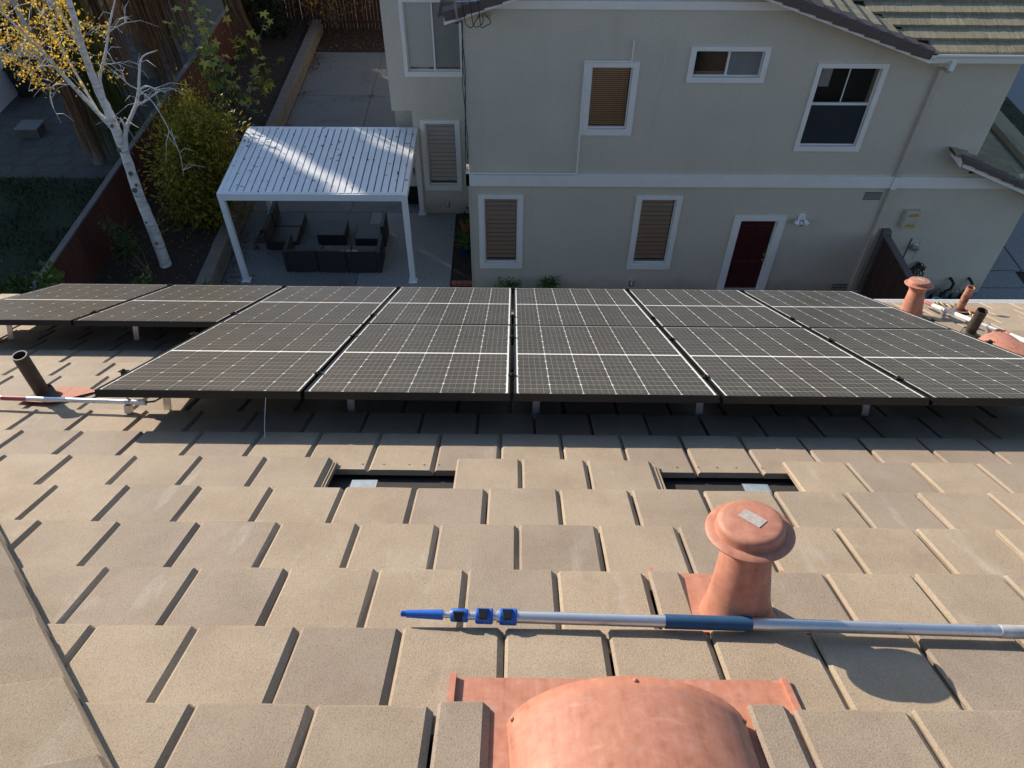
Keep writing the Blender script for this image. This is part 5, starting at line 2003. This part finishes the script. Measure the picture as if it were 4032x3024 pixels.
ordn2 = ['first', 'second', 'third', 'fourth', 'fifth', 'sixth', 'seventh', 'eighth', 'ninth', 'tenth', 'eleventh']
for k, (w, h, rad) in enumerate(((-2.6, 18.3, 1.1), (-.9, 18.6, 1.1), (.8, 18.4, 1.1), (2.5, 18.0, 1.1), (4.3, 12.3, 1.1), (6.0, 12.6, 1.05), (7.60, 18.8, .95), (10.05, 19.0, .50), (12.55, 19.0, .80), (13.9, 18.6, 1.1), (15.7, 17.5, 1.1))):
    cypress(w, h, rad, 'tall dark unseen cypress added for shade, %s in the row beyond the left yard' % ordn2[k], 200 + k)

# house at the left edge
lh = thing('left_house', (-19, 27, 0), 'pale stucco house with dark window at the top left edge', 'house')
MB().box((-26, 24.0, -.1), (-16.75, 34, 3.0)).build('wall', M_['palewall'] if 'palewall' in M_ else M_['white'], lh)
MB().prism([(-26.6, 23.4, 3.0), (-16.1, 23.4, 3.0), (-16.1, 23.4, 3.15), (-21.3, 23.4, 5.0), (-26.6, 23.4, 3.15)], (0, 11, 0)).build('roof', M_['deck'], lh)
wf = MB().box((-16.748, 25.6, 1.2), (-16.70, 27.2, 2.4)).build('window', M_['vinyl'], lh)
MB().box((-16.698, 25.68, 1.28), (-16.69, 27.12, 2.32)).build('pane', M_['dark'], wf)
t = thing('wheeled_bin', (-16.2, 25.4, .02), 'dark wheeled bin against the pale house at far left', 'bin')
MB().add([(-16.55, 25.1, .08), (-15.95, 25.1, .08), (-15.95, 25.75, .08), (-16.55, 25.75, .08), (-16.6, 25.02, 1.0), (-15.9, 25.02, 1.0), (-15.9, 25.85, 1.0), (-16.6, 25.85, 1.0)], [(0, 3, 2, 1), (4, 5, 6, 7), (0, 1, 5, 4), (1, 2, 6, 5), (2, 3, 7, 6), (3, 0, 4, 7)]).build('body', M_['black'], t)
MB().bbox((-16.65, 24.98, 1.0), (-15.86, 25.9, 1.08), .03).build('lid', M_['black'], t)
for yy in (25.15, 25.7):
    MB().lathe([(.10, -.03), (.10, .03)], 16, T((-16.5, yy, .12)) @ RY).build('wheel', M_['black'], t)
t = thing('storage_tub', (-15.0, 22.6, .04), 'small pale grey plastic tub on the flagstones', 'tub')
MB().add([(-15.30, 22.38, .04), (-14.74, 22.38, .04), (-14.74, 22.80, .04), (-15.30, 22.80, .04), (-15.35, 22.33, .36), (-14.69, 22.33, .36), (-14.69, 22.85, .36), (-15.35, 22.85, .36)], [(0, 3, 2, 1), (4, 5, 6, 7), (0, 1, 5, 4), (1, 2, 6, 5), (2, 3, 7, 6), (3, 0, 4, 7)]).build('body', M_['flag'], t)
MB().bbox((-15.38, 22.30, .36), (-14.66, 22.88, .41), .02).build('lid', M_['concrete'], t)

# grass of the neighbouring lawn
n = 16000
P = np.stack([rng.uniform(-18, -10.3, n), rng.uniform(11, 20.1, n), np.full(n, .02)], 1)
keep = (np.sin(P[:, 0] * 3.1 + np.sin(P[:, 1] * 2)) + np.sin(P[:, 1] * 2.7 + P[:, 0]) + rng.normal(0, .8, n)) > -.6
P = P[keep]
n = len(P)
o = quad_cloud('lawn_grass', M_['grass'], None, P, unit(n) * [.6, .6, .1] + [0, 0, .8], unit(n), rng.uniform(.05, .13, n), rng.uniform(.02, .05, n), .05)
o['kind'] = 'stuff'
o['label'] = 'short dark grass of the shaded lawn at left'
o['category'] = 'grass'

# fallen leaves
def litter(name, x0, x1, y0, y1, z, n, m, lab, size=.07, dens=None):
    P = np.stack([rng.uniform(x0, x1, n), rng.uniform(y0, y1, n), np.full(n, z) + rng.uniform(0, .015, n)], 1)
    if dens is not None:
        P[:, 0] = dens + np.abs(rng.normal(0, .35, n)) * rng.choice([1, 1, .5], n)
        P = P[(P[:, 0] < x1) & (np.sin(P[:, 1] * 2.3) + np.sin(P[:, 1] * .9 + 1) + rng.normal(0, .6, len(P)) > .2)]
    n = len(P)
    o = quad_cloud(name, m, None, P, unit(n) * [1, 1, .25], unit(n) * .35 + [0, 0, 1.], rng.uniform(.5, 1.3, n) * size, rng.uniform(.3, .8, n) * size, .12)
    o['kind'] = 'stuff'
    o['label'] = lab
    o['category'] = 'leaves'


litter('leaf_litter', -10.0, -7.6, 11, 30.8, .405, 3400, M_['litter'], 'brown fallen leaves scattered over the raised bed')
litter('patio_leaves', -7.18, -4.8, 15, 28.6, .066, 1500, M_['litter'], 'brown fallen leaves gathered along the patio side of the wall', .085, -7.17)
litter('rear_leaves', -7.4, -3.0, 28.9, 30.9, .06, 700, M_['litter'], 'brown fallen leaves at the foot of the far fence', .10)
litter('chair_leaves', -6.75, -6.38, 16.6, 17.4, .066, 80, M_['litter'], 'small heap of dry leaves beside the left wicker seats', .10)
litter('verge_leaves', 15.6, 17.1, 20, 30, .06, 260, M_['litter'], 'brown leaves on the grass verge at the far right', .16)
litter('lawn_leaves', -18, -10.4, 11, 20, .03, 900, M_['litter'], 'scattered leaves on the shaded lawn at left', .06)
